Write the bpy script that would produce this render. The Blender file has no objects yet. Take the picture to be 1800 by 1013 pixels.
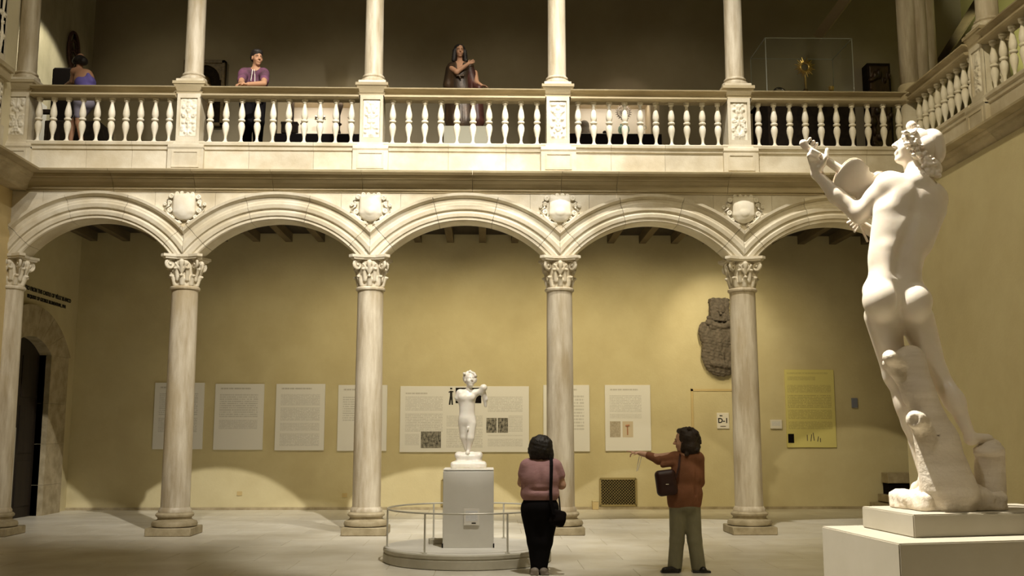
import bpy, bmesh, math, random
import numpy as np
from math import sin, cos, pi, radians, sqrt, atan2
from mathutils import Vector, Matrix
random.seed(7)
SC = bpy.context.scene
COL = SC.collection

# ---------------------------------------------------------------- camera
YAW, PITCH, FPX = radians(1.452), radians(8.079), 1800.0
CAMZ = 1.5
cam_d = bpy.data.cameras.new('camera'); cam = bpy.data.objects.new('camera', cam_d); COL.objects.link(cam)
cam_d.sensor_width = 36.0; cam_d.lens = 36.0 * FPX / 1800.0; cam_d.clip_end = 200
cam.location = (0, 0, CAMZ); cam.rotation_euler = (pi/2 + PITCH, 0, -YAW)
SC.camera = cam
FW = Vector((sin(YAW)*cos(PITCH), cos(YAW)*cos(PITCH), sin(PITCH)))
RT = Vector((cos(YAW), -sin(YAW), 0)); UP = RT.cross(FW)

def ray(x, y): return FW + RT*((x-900)/FPX) + UP*((506.5-y)/FPX)
def P(x, y, Y, dY=0):
    """point where the sight line through a photograph pixel meets the plane of depth Y (metres)"""
    d = ray(x, y); p = Vector((0, 0, CAMZ)) + d*(Y/d.y)
    if dY:
        p.y += dY
    return p
def PX(x, y, X):
    d = ray(x, y); return Vector((0, 0, CAMZ)) + d*(X/d.x)
def PF(x, y, z=0):
    d = ray(x, y); return Vector((0, 0, CAMZ)) + d*((z-CAMZ)/d.z)

# ---------------------------------------------------------------- world, lights, exposure
SC.view_settings.view_transform = 'Standard'; SC.view_settings.look = 'None'
SC.view_settings.exposure = 0.0; SC.view_settings.gamma = 1.0; SC.view_settings.use_curve_mapping = False
W = bpy.data.worlds.new('world'); SC.world = W; W.use_nodes = True
W.node_tree.nodes['Background'].inputs[0].default_value = (1.0, 0.80, 0.46, 1)
W.node_tree.nodes['Background'].inputs[1].default_value = 0.15

def spot(name, loc, target, power, size_deg, blend=0.3, color=(1, .88, .66), radius=.06):
    d = bpy.data.lights.new(name, 'SPOT'); d.energy = power; d.spot_size = radians(size_deg); d.spot_blend = blend
    d.color = color; d.shadow_soft_size = radius
    o = bpy.data.objects.new(name, d); COL.objects.link(o); o.location = loc
    o.rotation_euler = (Vector(target)-Vector(loc)).to_track_quat('-Z', 'Y').to_euler(); return o

# high spotlights of the courtyard ceiling, aimed at the arcade, plus added fill lamps
spot('courtyard_spot_and_fill', (1.2, 4.6, 13.3), (-2.0, 15.6, 5.6), 10500, 43, 1.0, (1, .93, .81), .10)
spot('courtyard_spot_and_fill', (2.0, 10.2, 13.8), (1.9, 15.5, 6.0), 6200, 52, 1.0, (1, .93, .81), .10)
spot('courtyard_spot_and_fill', (-2.5, 6.0, 13.4), (-3.6, 15.6, 5.2), 3000, 44, .8, (1, .92, .79), .12)
spot('courtyard_spot_and_fill', (1.2, 8.0, 13.0), (-0.25, 12.7, 1.5), 3600, 25, .6, (1, .93, .80), .08)
spot('courtyard_spot_and_fill', (-0.4, 6.1, 9.2), (2.5, 5.8, 2.0), 8000, 30, .6, (1, .94, .84), .05)
spot('courtyard_spot_and_fill', (-3.2, 2.2, 8.2), (2.35, 5.8, 2.2), 350, 24, .6, (1, .94, .84), .05)  # fill lamp added at camera left for the big statue
spot('courtyard_spot_and_fill', (5.6, 3.0, 9.5), (2.7, 5.8, 1.4), 300, 34, .5, (1, .9, .72), .06)
spot('courtyard_spot_and_fill', (0.5, 3.0, 12.5), (6.6, 11.0, 4.6), 3500, 60, .9, (1, .86, .58), .15)
spot('courtyard_spot_and_fill', (3.2, 9.0, 12.0), (1.6, 12.6, 0), 500, 34, .9, (1, .93, .80), .1)  # lamp added to make a bright patch on the floor
spot('courtyard_spot_and_fill', (-1.6, 5.0, 9.0), (-0.22, 12.6, 1.75), 2300, 9, .5, (1, .94, .84), .06)  # front lamp added to brighten the small statue
# wall washers under the lower gallery ceiling
for gx, pw in ((-6.3, 14), (-3.8, 60), (-1.7, 105), (0.4, 130), (2.5, 130), (4.6, 120), (6.6, 14)):
    spot('gallery_spot_and_fill', (gx, 17.2, 5.30), (gx+.15, 20.8, 2.2), pw*2.3, 84, .9, (1, .82, .48), .10)
spot('gallery_spot_and_fill', (4.3, 18.6, 5.30), (4.75, 20.8, 3.4), 130, 58, .7, (1, .86, .6), .05)
# upper gallery: wide fills added to lift its walls, then aimed spots
for gx in (-6.5, -3.2, 0.2, 3.4, 6.8):
    spot('gallery_spot_and_fill', (gx, 17.6, 10.4), (gx+.4, 20.6, 6.6), 70, 96, 1.0, (1, .86, .60), .3)
spot('gallery_spot_and_fill', (-6.4, 17.0, 10.3), (-8.3, 19.0, 6.7), 620, 50, .25, (1, .9, .66), .08)
spot('courtyard_spot_and_fill', (-1.0, 9.0, 13.0), (-7.2, 15.2, 7.5), 900, 26, .6, (1, .9, .7), .1)
spot('gallery_spot_and_fill', (-3.1, 18.9, 10.2), (-2.7, 20.8, 7.2), 50, 50, .5, (1, .86, .62), .06)
spot('gallery_spot_and_fill', (3.6, 18.9, 10.2), (2.6, 20.8, 7.4), 34, 46, .5, (1, .8, .66), .06)
spot('gallery_spot_and_fill', (-0.3, 16.7, 10.2), (-0.3, 18.4, 7.4), 60, 30, .5, (1, .88, .66), .06)
spot('gallery_spot_and_fill', (8.2, 16.4, 7.0), (10.2, 17.9, 9.6), 420, 54, .5, (1, .97, .62), .06)
spot('gallery_spot_and_fill', (-4.2, 14.0, 11.5), (-3.7, 16.3, 7.3), 120, 26, .5, (1, .88, .7), .06)

# ---------------------------------------------------------------- materials
def mat(name, rgb, rough=.7, var=None, scale=3.0, stretch=(1, 1, 1), bump=0, bscale=60, metallic=0, spec=.4, alpha=None, trans=0, stain=None, sscale=.7, svec=(1, 1, 1), objrand=0, sss=0):
    m = bpy.data.materials.new(name); m.use_nodes = True
    nt = m.node_tree; n = nt.nodes; l = nt.links; b = n['Principled BSDF']
    b.inputs['Base Color'].default_value = (*rgb, 1); b.inputs['Roughness'].default_value = rough
    b.inputs['Metallic'].default_value = metallic; b.inputs['Specular IOR Level'].default_value = spec
    if sss:
        b.inputs['Subsurface Weight'].default_value = sss; b.inputs['Subsurface Radius'].default_value = (.02, .012, .006)
    if trans: b.inputs['Transmission Weight'].default_value = trans
    if alpha is not None: b.inputs['Alpha'].default_value = alpha
    src = None
    if var or bump or stain:
        tc = n.new('ShaderNodeTexCoord')
        geo = n.new('ShaderNodeNewGeometry')
    if var:
        mp = n.new('ShaderNodeMapping'); mp.inputs['Scale'].default_value = stretch
        l.new(geo.outputs['Position'], mp.inputs[0])
        no = n.new('ShaderNodeTexNoise'); no.inputs['Scale'].default_value = scale; no.inputs['Detail'].default_value = 6
        no.inputs['Roughness'].default_value = .62
        l.new(mp.outputs[0], no.inputs['Vector'])
        cr = n.new('ShaderNodeValToRGB'); cr.color_ramp.elements[0].position = .36; cr.color_ramp.elements[1].position = .66
        cr.color_ramp.elements[0].color = (*var, 1); cr.color_ramp.elements[1].color = (*rgb, 1)
        l.new(no.outputs['Fac'], cr.inputs[0]); src = cr.outputs[0]
    if stain:
        mp2 = n.new('ShaderNodeMapping'); mp2.inputs['Scale'].default_value = svec; mp2.inputs['Location'].default_value = (3.1, 1.7, .4)
        l.new(geo.outputs['Position'], mp2.inputs[0])
        n2 = n.new('ShaderNodeTexNoise'); n2.inputs['Scale'].default_value = sscale; n2.inputs['Detail'].default_value = 5
        l.new(mp2.outputs[0], n2.inputs['Vector'])
        c2 = n.new('ShaderNodeValToRGB'); c2.color_ramp.elements[0].position = .52; c2.color_ramp.elements[1].position = .72
        c2.color_ramp.elements[0].color = (0, 0, 0, 1); c2.color_ramp.elements[1].color = (.75, .75, .75, 1)
        l.new(n2.outputs['Fac'], c2.inputs[0])
        mx = n.new('ShaderNodeMix'); mx.data_type = 'RGBA'; l.new(c2.outputs[0], mx.inputs['Factor'])
        if src: l.new(src, mx.inputs['A'])
        else: mx.inputs['A'].default_value = (*rgb, 1)
        mx.inputs['B'].default_value = (*stain, 1); src = mx.outputs['Result']
    if objrand:
        oi = n.new('ShaderNodeObjectInfo'); mr = n.new('ShaderNodeMapRange')
        mr.inputs['To Min'].default_value = 1-objrand; mr.inputs['To Max'].default_value = 1+objrand*.4
        l.new(oi.outputs['Random'], mr.inputs['Value'])
        vm = n.new('ShaderNodeVectorMath'); vm.operation = 'SCALE'; l.new(mr.outputs[0], vm.inputs['Scale'])
        if src: l.new(src, vm.inputs[0])
        else: vm.inputs[0].default_value = rgb
        src = vm.outputs[0]
    if src: l.new(src, b.inputs['Base Color'])
    if bump:
        nb = n.new('ShaderNodeTexNoise'); nb.inputs['Scale'].default_value = bscale; nb.inputs['Detail'].default_value = 4
        l.new(geo.outputs['Position'], nb.inputs['Vector'])
        bp = n.new('ShaderNodeBump'); bp.inputs['Strength'].default_value = bump; bp.inputs['Distance'].default_value = .01
        l.new(nb.outputs['Fac'], bp.inputs['Height']); l.new(bp.outputs[0], b.inputs['Normal'])
    return m

def emis(name, rgb, st):
    m = bpy.data.materials.new(name); m.use_nodes = True; b = m.node_tree.nodes['Principled BSDF']
    b.inputs['Base Color'].default_value = (*rgb, 1); b.inputs['Emission Color'].default_value = (*rgb, 1); b.inputs['Emission Strength'].default_value = st
    return m

M = {}
M['marble'] = mat('carved_marble', (.76, .71, .59), .55, (.61, .54, .40), 2.2, (1, 1, 1), .25, 45, stain=(.42, .35, .22), sscale=1.1, objrand=.10)
M['marble_clean'] = mat('baluster_marble', (.88, .84, .74), .5, (.76, .70, .56), 4, (1, 1, 1), .1, 60, objrand=.06)
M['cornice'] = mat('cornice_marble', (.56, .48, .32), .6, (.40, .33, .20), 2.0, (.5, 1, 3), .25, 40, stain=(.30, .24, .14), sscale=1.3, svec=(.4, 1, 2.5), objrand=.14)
M['shaft'] = mat('column_marble', (.68, .62, .50), .5, (.42, .35, .24), 5.0, (1.6, 1.6, .22), .2, 40, stain=(.40, .31, .17), sscale=1.5, svec=(1, 1, .5), objrand=.06)
M['base'] = mat('worn_marble', (.46, .39, .26), .6, (.30, .25, .15), 5, (1, 1, 1), .3, 30)
M['plaster'] = mat('ochre_plaster', (.64, .575, .36), .92, (.59, .52, .315), 1.6, (1, 1, 1), .25, 26, spec=.15, stain=(.53, .46, .275), sscale=.9)
M['plaster_pale'] = mat('pale_ochre_plaster', (.62, .50, .27), .92, (.56, .44, .22), 1.3, (1, 1, 1), .2, 26, spec=.15)
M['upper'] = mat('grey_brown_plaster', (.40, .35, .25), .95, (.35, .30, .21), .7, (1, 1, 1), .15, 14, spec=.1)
M['green'] = mat('yellow_green_plaster', (.62, .58, .25), .95, (.56, .52, .2), .7)
M['ceil'] = mat('dark_timber', (.05, .038, .022), .8, (.03, .022, .014), 5, (1, .1, 1))
M['beam'] = mat('brown_timber', (.16, .12, .06), .8, (.10, .075, .04), 5, (1, .2, 1))
M['floor'] = mat('floor_marble', (.74, .71, .62), .38, (.62, .58, .48), 1.4, (1, 1, 1), 0, 30, spec=.5, stain=(.50, .45, .34), sscale=.9, objrand=.07)
M['grout'] = mat('floor_grout', (.50, .45, .34), .8)
M['white'] = mat('painted_white', (.80, .77, .70), .6)
M['pedestal_big'] = mat('painted_low_pedestal', (.44, .40, .31), .7, (.41, .37, .28), 3)
M['plinth_grey'] = mat('painted_grey_plinth', (.33, .32, .25), .8)
M['pedestal'] = mat('painted_pedestal', (.70, .68, .62), .7, (.66, .64, .58), 3)
M['platform'] = mat('platform_stone', (.55, .52, .43), .6, (.44, .41, .32), 2.5)
M['platform_top'] = mat('platform_top_stone', (.78, .76, .70), .6, (.66, .64, .58), 2)
M['statue'] = mat('white_statue_marble', (.88, .84, .76), .33, (.82, .77, .68), 3, (1, 1, 1), .04, 30, spec=.5, sss=.12)
M['statue_warm'] = mat('aged_statue_marble', (.84, .76, .64), .38, (.78, .69, .56), 4, (1, 1, 1), .06, 40, spec=.5, sss=.12)
M['statue_rough'] = mat('chiselled_marble', (.80, .72, .60), .55, (.66, .57, .44), 5, (.4, .4, 3), .5, 60)
M['lute'] = mat('honey_marble', (.56, .40, .20), .4, (.50, .35, .17), 6)
M['board'] = mat('panel_white', (.80, .80, .80), .7)
M['board_edge'] = mat('panel_edge', (.62, .60, .54), .7)
M['yboard'] = mat('panel_yellow', (.70, .64, .24), .7)
M['ink'] = mat('black_ink', (.02, .018, .016), .8)
M['dark'] = mat('near_black', (.010, .008, .008), .95, spec=.05)
M['door'] = mat('dark_door_wood', (.022, .014, .008), .6, (.012, .008, .005), 4, (4, 4, .4))
M['relief'] = mat('dark_grey_stone', (.17, .14, .11), .85, (.10, .085, .065), 14, (1, 1, 1), .8, 50)
M['metal'] = mat('brass_grille', (.36, .29, .13), .5, metallic=.5)
M['rail'] = mat('brushed_rail', (.62, .60, .52), .35, metallic=.3)
M['gold'] = mat('gold', (.78, .55, .18), .28, metallic=1)
M['bronze'] = mat('dull_gold', (.30, .21, .09), .45, (.16, .11, .05), 12, metallic=.6)
M['silver'] = mat('silver', (.8, .8, .78), .15, metallic=1)
M['wood_dark'] = mat('dark_carved_wood', (.028, .02, .013), .85, (.014, .010, .008), 9, spec=.1)
M['frame_wood'] = mat('gilt_brown_frame', (.20, .14, .06), .5, (.10, .07, .03), 20)
M['case_frame'] = mat('beige_case_frame', (.50, .41, .27), .6)
M['case_white'] = mat('case_lining', (.84, .78, .68), .8)
M['skin'] = mat('skin_tan', (.46, .25, .15), .55, spec=.3, sss=.05)
M['skin_pale'] = mat('skin_light', (.56, .34, .24), .55, spec=.3, sss=.05)
M['hair'] = mat('black_hair', (.013, .010, .009), .5, (.022, .017, .014), 40, (1, 1, .3), .5, 120)
M['hair_brown'] = mat('dark_brown_hair', (.035, .020, .013), .55, (.018, .011, .008), 30, (1, 1, .4), .6, 110)
M['pink'] = mat('dusty_pink_knit', (.46, .27, .27), .9, (.39, .22, .23), 12, (1, 1, 3), .35, 160, spec=.1)
M['rust'] = mat('rust_jacket', (.27, .12, .07), .9, (.20, .09, .05), 6, (1, 1, 1), .3, 120, spec=.1)
M['blackcloth'] = mat('black_cloth', (.008, .007, .008), .95, spec=.08)
M['khaki'] = mat('khaki_cloth', (.27, .26, .18), .9, (.21, .20, .14), 6, (1, 1, .5), .2, 90, spec=.1)
M['purple'] = mat('purple_shirt', (.19, .075, .14), .85, (.09, .05, .065), 5, spec=.1)
M['violet'] = mat('violet_tank_top', (.16, .13, .42), .85, spec=.1)
M['grey_cloth'] = mat('grey_violet_shorts', (.30, .28, .36), .9)
M['shoe'] = mat('black_leather', (.012, .010, .009), .4)
M['shoe_grey'] = mat('grey_shoe', (.25, .21, .17), .6)
M['bag'] = mat('dark_brown_leather', (.035, .010, .009), .45)
M['robe'] = mat('painted_gilt_robe', (.075, .042, .02), .4, (.03, .02, .012), 9, (1, 1, .35), .3, 40, metallic=.2)
M['robe_red'] = mat('painted_red_mantle', (.09, .03, .022), .45, (.04, .016, .012), 7)
M['green_glaze'] = mat('green_glaze', (.16, .27, .20), .3, (.08, .16, .12), 30)
M['lead'] = mat('brown_openwork', (.10, .05, .04), .7)
M['cream'] = mat('cream_plaster', (.74, .68, .50), .9, (.68, .62, .44), 2)
M['end_wall'] = mat('mottled_end_plaster', (.60, .56, .42), .95, (.44, .41, .29), 2.2, (1, 1, .5))
def glass_mat():
    m = bpy.data.materials.new('clear_acrylic'); m.use_nodes = True; nt = m.node_tree; n = nt.nodes; l = nt.links; n.remove(n['Principled BSDF'])
    tr_ = n.new('ShaderNodeBsdfTransparent'); tr_.inputs[0].default_value = (.97, .98, .97, 1); gl = n.new('ShaderNodeBsdfGlossy'); gl.inputs['Roughness'].default_value = .06; lw = n.new('ShaderNodeLayerWeight'); p4 = n.new('ShaderNodeMath'); p4.operation = 'POWER'; l.new(lw.outputs['Facing'], p4.inputs[0]); p4.inputs[1].default_value = 4; fr = n.new('ShaderNodeMath'); fr.operation = 'MULTIPLY_ADD'; l.new(p4.outputs[0], fr.inputs[0]); fr.inputs[1].default_value = .35; fr.inputs[2].default_value = .025
    mx = n.new('ShaderNodeMixShader'); l.new(fr.outputs[0], mx.inputs[0]); l.new(tr_.outputs[0], mx.inputs[1]); l.new(gl.outputs[0], mx.inputs[2]); l.new(mx.outputs[0], n['Material Output'].inputs[0]); return m
M['glass'] = glass_mat()
M['vase'] = mat('milky_glass', (.7, .75, .70), .15, alpha=.6)
M['photo'] = mat('grey_photograph', (.40, .38, .33), .7, (.03, .03, .028), 24, (1, 1, .6))
M['photo2'] = mat('pale_drawing', (.55, .50, .42), .7, (.38, .33, .26), 40)
M['photo3'] = mat('red_chalk_drawing', (.62, .54, .42), .7)
M['chalk'] = mat('red_chalk', (.48, .25, .15), .8)

def print_mat(name, paper, ink, rows, words=46):
    m = bpy.data.materials.new(name); m.use_nodes = True; nt = m.node_tree; n = nt.nodes; l = nt.links; b = n['Principled BSDF']
    b.inputs['Roughness'].default_value = .7
    uv = n.new('ShaderNodeTexCoord'); sp = n.new('ShaderNodeSeparateXYZ'); l.new(uv.outputs['Generated'], sp.inputs[0])
    def mth(op, a, c=None):
        q = n.new('ShaderNodeMath'); q.operation = op
        for i, v in enumerate((a, c)):
            if v is None: continue
            if isinstance(v, (int, float)): q.inputs[i].default_value = v
            else: l.new(v, q.inputs[i])
        return q.outputs[0]
    zr = mth('MULTIPLY', sp.outputs['Z'], rows)
    line = mth('GREATER_THAN', mth('FRACT', zr), .42)
    row = mth('FLOOR', zr)
    cx = n.new('ShaderNodeCombineXYZ'); l.new(mth('MULTIPLY', sp.outputs['X'], words), cx.inputs[0]); l.new(mth('MULTIPLY', row, 7.3), cx.inputs[1])
    no = n.new('ShaderNodeTexNoise'); no.inputs['Scale'].default_value = 1; no.inputs['Detail'].default_value = 1; l.new(cx.outputs[0], no.inputs['Vector'])
    wd = mth('GREATER_THAN', no.outputs['Fac'], .42)
    f = mth('MULTIPLY', line, wd)
    mx = n.new('ShaderNodeMix'); mx.data_type = 'RGBA'; l.new(f, mx.inputs['Factor'])
    mx.inputs['A'].default_value = (*paper, 1); mx.inputs['B'].default_value = (*ink, 1); l.new(mx.outputs['Result'], b.inputs['Base Color'])
    return m
M['print'] = print_mat('printed_paragraph', (.80, .80, .80), (.60, .60, .60), 11)
M['print_title'] = print_mat('printed_heading', (.80, .80, .80), (.52, .51, .50), 1, 24)
M['yprint'] = print_mat('printed_yellow_paragraph', (.70, .64, .24), (.50, .44, .17), 8, 40)

# ---------------------------------------------------------------- mesh helpers
def link(name, me, m=None, parent=None, smooth=False, loc=None):
    o = bpy.data.objects.new(name, me); COL.objects.link(o)
    if m is not None and len(me.materials) == 0: me.materials.append(M[m] if isinstance(m, str) else m)
    if smooth and me.polygons: me.polygons.foreach_set('use_smooth', [True]*len(me.polygons))
    if parent is not None: o.parent = parent
    if loc is not None: o.location = loc
    return o
def tag(o, label, cat, group=None, kind=None):
    o['label'] = label; o['category'] = cat
    if group: o['group'] = group
    if kind: o['kind'] = kind
    return o
def thing(name, label, cat, loc=(0, 0, 0), rz=0, group=None, kind=None):
    o = bpy.data.objects.new(name, None); COL.objects.link(o); o.location = loc; o.rotation_euler = (0, 0, rz)
    o.empty_display_size = .1
    return tag(o, label, cat, group, kind)
def dup(root, loc=None, label=None, group=None, rz=None):
    r = root.copy(); COL.objects.link(r)
    if loc is not None: r.location = loc
    if rz is not None: r.rotation_euler = (0, 0, rz)
    if label: r['label'] = label
    if group: r['group'] = group
    for ch in list(root.children):
        c = ch.copy(); COL.objects.link(c); c.parent = r
        for g in list(ch.children):
            d = g.copy(); COL.objects.link(d); d.parent = c
    return r
def copypart(o, parent, loc=None):
    c = o.copy(); COL.objects.link(c); c.parent = parent
    if loc is not None: c.location = loc
    return c
def mesh_from(name, verts, faces):
    me = bpy.data.meshes.new(name); me.from_pydata([tuple(v) for v in verts], [], faces); me.validate(); me.update(); return me
def bm_mesh(name, bm, recalc=True):
    bmesh.ops.remove_doubles(bm, verts=bm.verts, dist=1e-5)
    bmesh.ops.dissolve_degenerate(bm, edges=bm.edges, dist=1e-6)
    if recalc: bmesh.ops.recalc_face_normals(bm, faces=bm.faces)
    me = bpy.data.meshes.new(name); bm.to_mesh(me); bm.free(); return me
def box(bm, x0, y0, z0, x1, y1, z1, bev=0):
    r = bmesh.ops.create_cube(bm, size=1); vs = r['verts']
    for v in vs: v.co = Vector(((x0+x1)/2+v.co.x*(x1-x0), (y0+y1)/2+v.co.y*(y1-y0), (z0+z1)/2+v.co.z*(z1-z0)))
    if bev:
        es = list({e for v in vs for e in v.link_edges})
        bmesh.ops.bevel(bm, geom=es, offset=bev, segments=1, affect='EDGES')
def boxobj(name, a, b, m, parent=None, bev=0):
    bm = bmesh.new(); box(bm, min(a[0], b[0]), min(a[1], b[1]), min(a[2], b[2]), max(a[0], b[0]), max(a[1], b[1]), max(a[2], b[2]), bev)
    return link(name, bm_mesh(name, bm), m, parent)
def lathe(bm, prof, n=24, cx=0, cy=0, cz=0, cap=True, a0=0, a1=2*pi, axis='z'):
    full = abs(a1-a0-2*pi) < 1e-6; rings = []; k = n if full else n+1
    for r, z in prof:
        ring = []
        for i in range(k):
            a = a0+(a1-a0)*i/n; c = (r*cos(a), r*sin(a), z)
            if axis == 'y': c = (c[0], c[2], c[1])
            if axis == 'x': c = (c[2], c[0], c[1])
            ring.append(bm.verts.new((cx+c[0], cy+c[1], cz+c[2])))
        rings.append(ring)
    for a, b in zip(rings, rings[1:]):
        for i in range(n if full else n):
            j = (i+1) % k
            bm.faces.new((a[i], a[j], b[j], b[i]))
    if cap:
        for rg in (rings[0], rings[-1]):
            try: bm.faces.new(rg)
            except ValueError: pass
def tube(bm, pts, r, n=8, cap=True):
    pts = [Vector(p) for p in pts]; rings = []
    for i, p in enumerate(pts):
        t = (pts[min(i+1, len(pts)-1)]-pts[max(i-1, 0)]).normalized()
        q = t.to_track_quat('Z', 'X'); rr = r[i] if isinstance(r, (list, tuple)) else r
        rings.append([bm.verts.new(p+q @ Vector((rr*cos(2*pi*k/n), rr*sin(2*pi*k/n), 0))) for k in range(n)])
    for a, b in zip(rings, rings[1:]):
        off = min(range(n), key=lambda o: (a[0].co-b[o].co).length)
        for k in range(n): bm.faces.new((a[k], a[(k+1) % n], b[(k+1+off) % n], b[(k+off) % n]))
    if cap:
        bm.faces.new(rings[0]); bm.faces.new(rings[-1])
def torus(bm, R, r, n=24, k=8, T=Matrix()):
    vs = [[bm.verts.new(T @ Vector(((R+r*cos(2*pi*j/k))*cos(2*pi*i/n), (R+r*cos(2*pi*j/k))*sin(2*pi*i/n), r*sin(2*pi*j/k)))) for j in range(k)] for i in range(n)]
    for i in range(n):
        for j in range(k): bm.faces.new((vs[i][j], vs[(i+1) % n][j], vs[(i+1) % n][(j+1) % k], vs[i][(j+1) % k]))

def text_obj(name, body, size, m, parent=None, ext=.002, off=.002, align='CENTER'):
    cu = bpy.data.curves.new(name, 'FONT'); cu.body = body; cu.size = size; cu.align_x = align; cu.align_y = 'CENTER'; cu.extrude = ext; cu.offset = off
    tmp = bpy.data.objects.new(name, cu); COL.objects.link(tmp); bpy.context.view_layer.update()
    me = bpy.data.meshes.new_from_object(tmp.evaluated_get(bpy.context.evaluated_depsgraph_get())); bpy.data.objects.remove(tmp); bpy.data.curves.remove(cu)
    me.materials.clear(); me.name = name; return link(name, me, m, parent)

class Frame:
    """local facade frame: u along the facade, v out into the courtyard, z up"""
    def __init__(s, o, u, v): s.o = Vector((o[0], o[1], 0)); s.u = Vector((*u, 0)); s.v = Vector((*v, 0))
    def __call__(s, u, v, z): return s.o+s.u*u+s.v*v+Vector((0, 0, z))
    def angle(s): return atan2(s.u.y, s.u.x)
def sweep(bm, F, prof, u0, u1):
    """closed profile [(v,z)] extruded along u"""
    A = [bm.verts.new(F(u0, v, z)) for v, z in prof]; B = [bm.verts.new(F(u1, v, z)) for v, z in prof]
    n = len(prof)
    for i in range(n): bm.faces.new((A[i], A[(i+1) % n], B[(i+1) % n], B[i]))
    bm.faces.new(A); bm.faces.new(B[::-1])
def fbox(bm, F, u0, u1, v0, v1, z0, z1):
    sweep(bm, F, [(v0, z0), (v1, z0), (v1, z1), (v0, z1)], u0, u1)

# ---------------------------------------------------------------- implicit surfaces (for carved and living shapes)
def cap(a, b, ra, rb=None, k=.03, op='+', flat=None):
    return ('c', Vector(a), Vector(b), ra, ra if rb is None else rb, k, op, flat)
def ell(c, r, k=.03, op='+', rot=None):
    return ('e', Vector(c), Vector(r) if not isinstance(r, (int, float)) else Vector((r, r, r)), rot, 0, k, op, None)
def bx(c, r, k=.02, op='+', rot=None, rnd=.01):
    return ('b', Vector(c), Vector(r), rot, rnd, k, op, None)
def _ev(p, X, Y, Z):
    t, A, B, ra, rb, k, op, flat = p
    if t == 'c':
        d = B-A; L2 = max(d.length_squared, 1e-12)
        px, py, pz = X-A.x, Y-A.y, Z-A.z
        h = np.clip((px*d.x+py*d.y+pz*d.z)/L2, 0, 1)
        qx, qy, qz = px-h*d.x, py-h*d.y, pz-h*d.z
        if flat is not None:
            nv, f = flat; nv = Vector(nv).normalized(); s = (qx*nv.x+qy*nv.y+qz*nv.z)*(1/f-1)
            qx, qy, qz = qx+s*nv.x, qy+s*nv.y, qz+s*nv.z
        return np.sqrt(qx*qx+qy*qy+qz*qz)-(ra+(rb-ra)*h)
    px, py, pz = X-A.x, Y-A.y, Z-A.z
    if ra is not None:
        R = ra.to_matrix() if hasattr(ra, 'to_matrix') else ra; R = R.transposed()
        px, py, pz = (R[0][0]*px+R[0][1]*py+R[0][2]*pz, R[1][0]*px+R[1][1]*py+R[1][2]*pz, R[2][0]*px+R[2][1]*py+R[2][2]*pz)
    if t == 'e':
        k0 = np.sqrt((px/B.x)**2+(py/B.y)**2+(pz/B.z)**2); k1 = np.sqrt((px/B.x**2)**2+(py/B.y**2)**2+(pz/B.z**2)**2)
        return k0*(k0-1)/np.maximum(k1, 1e-6)
    qx, qy, qz = abs(px)-B.x+rb, abs(py)-B.y+rb, abs(pz)-B.z+rb
    return np.sqrt(np.maximum(qx, 0)**2+np.maximum(qy, 0)**2+np.maximum(qz, 0)**2)+np.minimum(np.maximum(qx, np.maximum(qy, qz)), 0)-rb
def _bb(p):
    t, A, B, ra, rb = p[:5]
    if t == 'c':
        m = max(ra, rb); return [min(A[i], B[i])-m for i in range(3)], [max(A[i], B[i])+m for i in range(3)]
    m = B.length if (t == 'b' or ra is not None) else None
    return ([A[i]-(m or B[i]) for i in range(3)], [A[i]+(m or B[i]) for i in range(3)])
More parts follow.
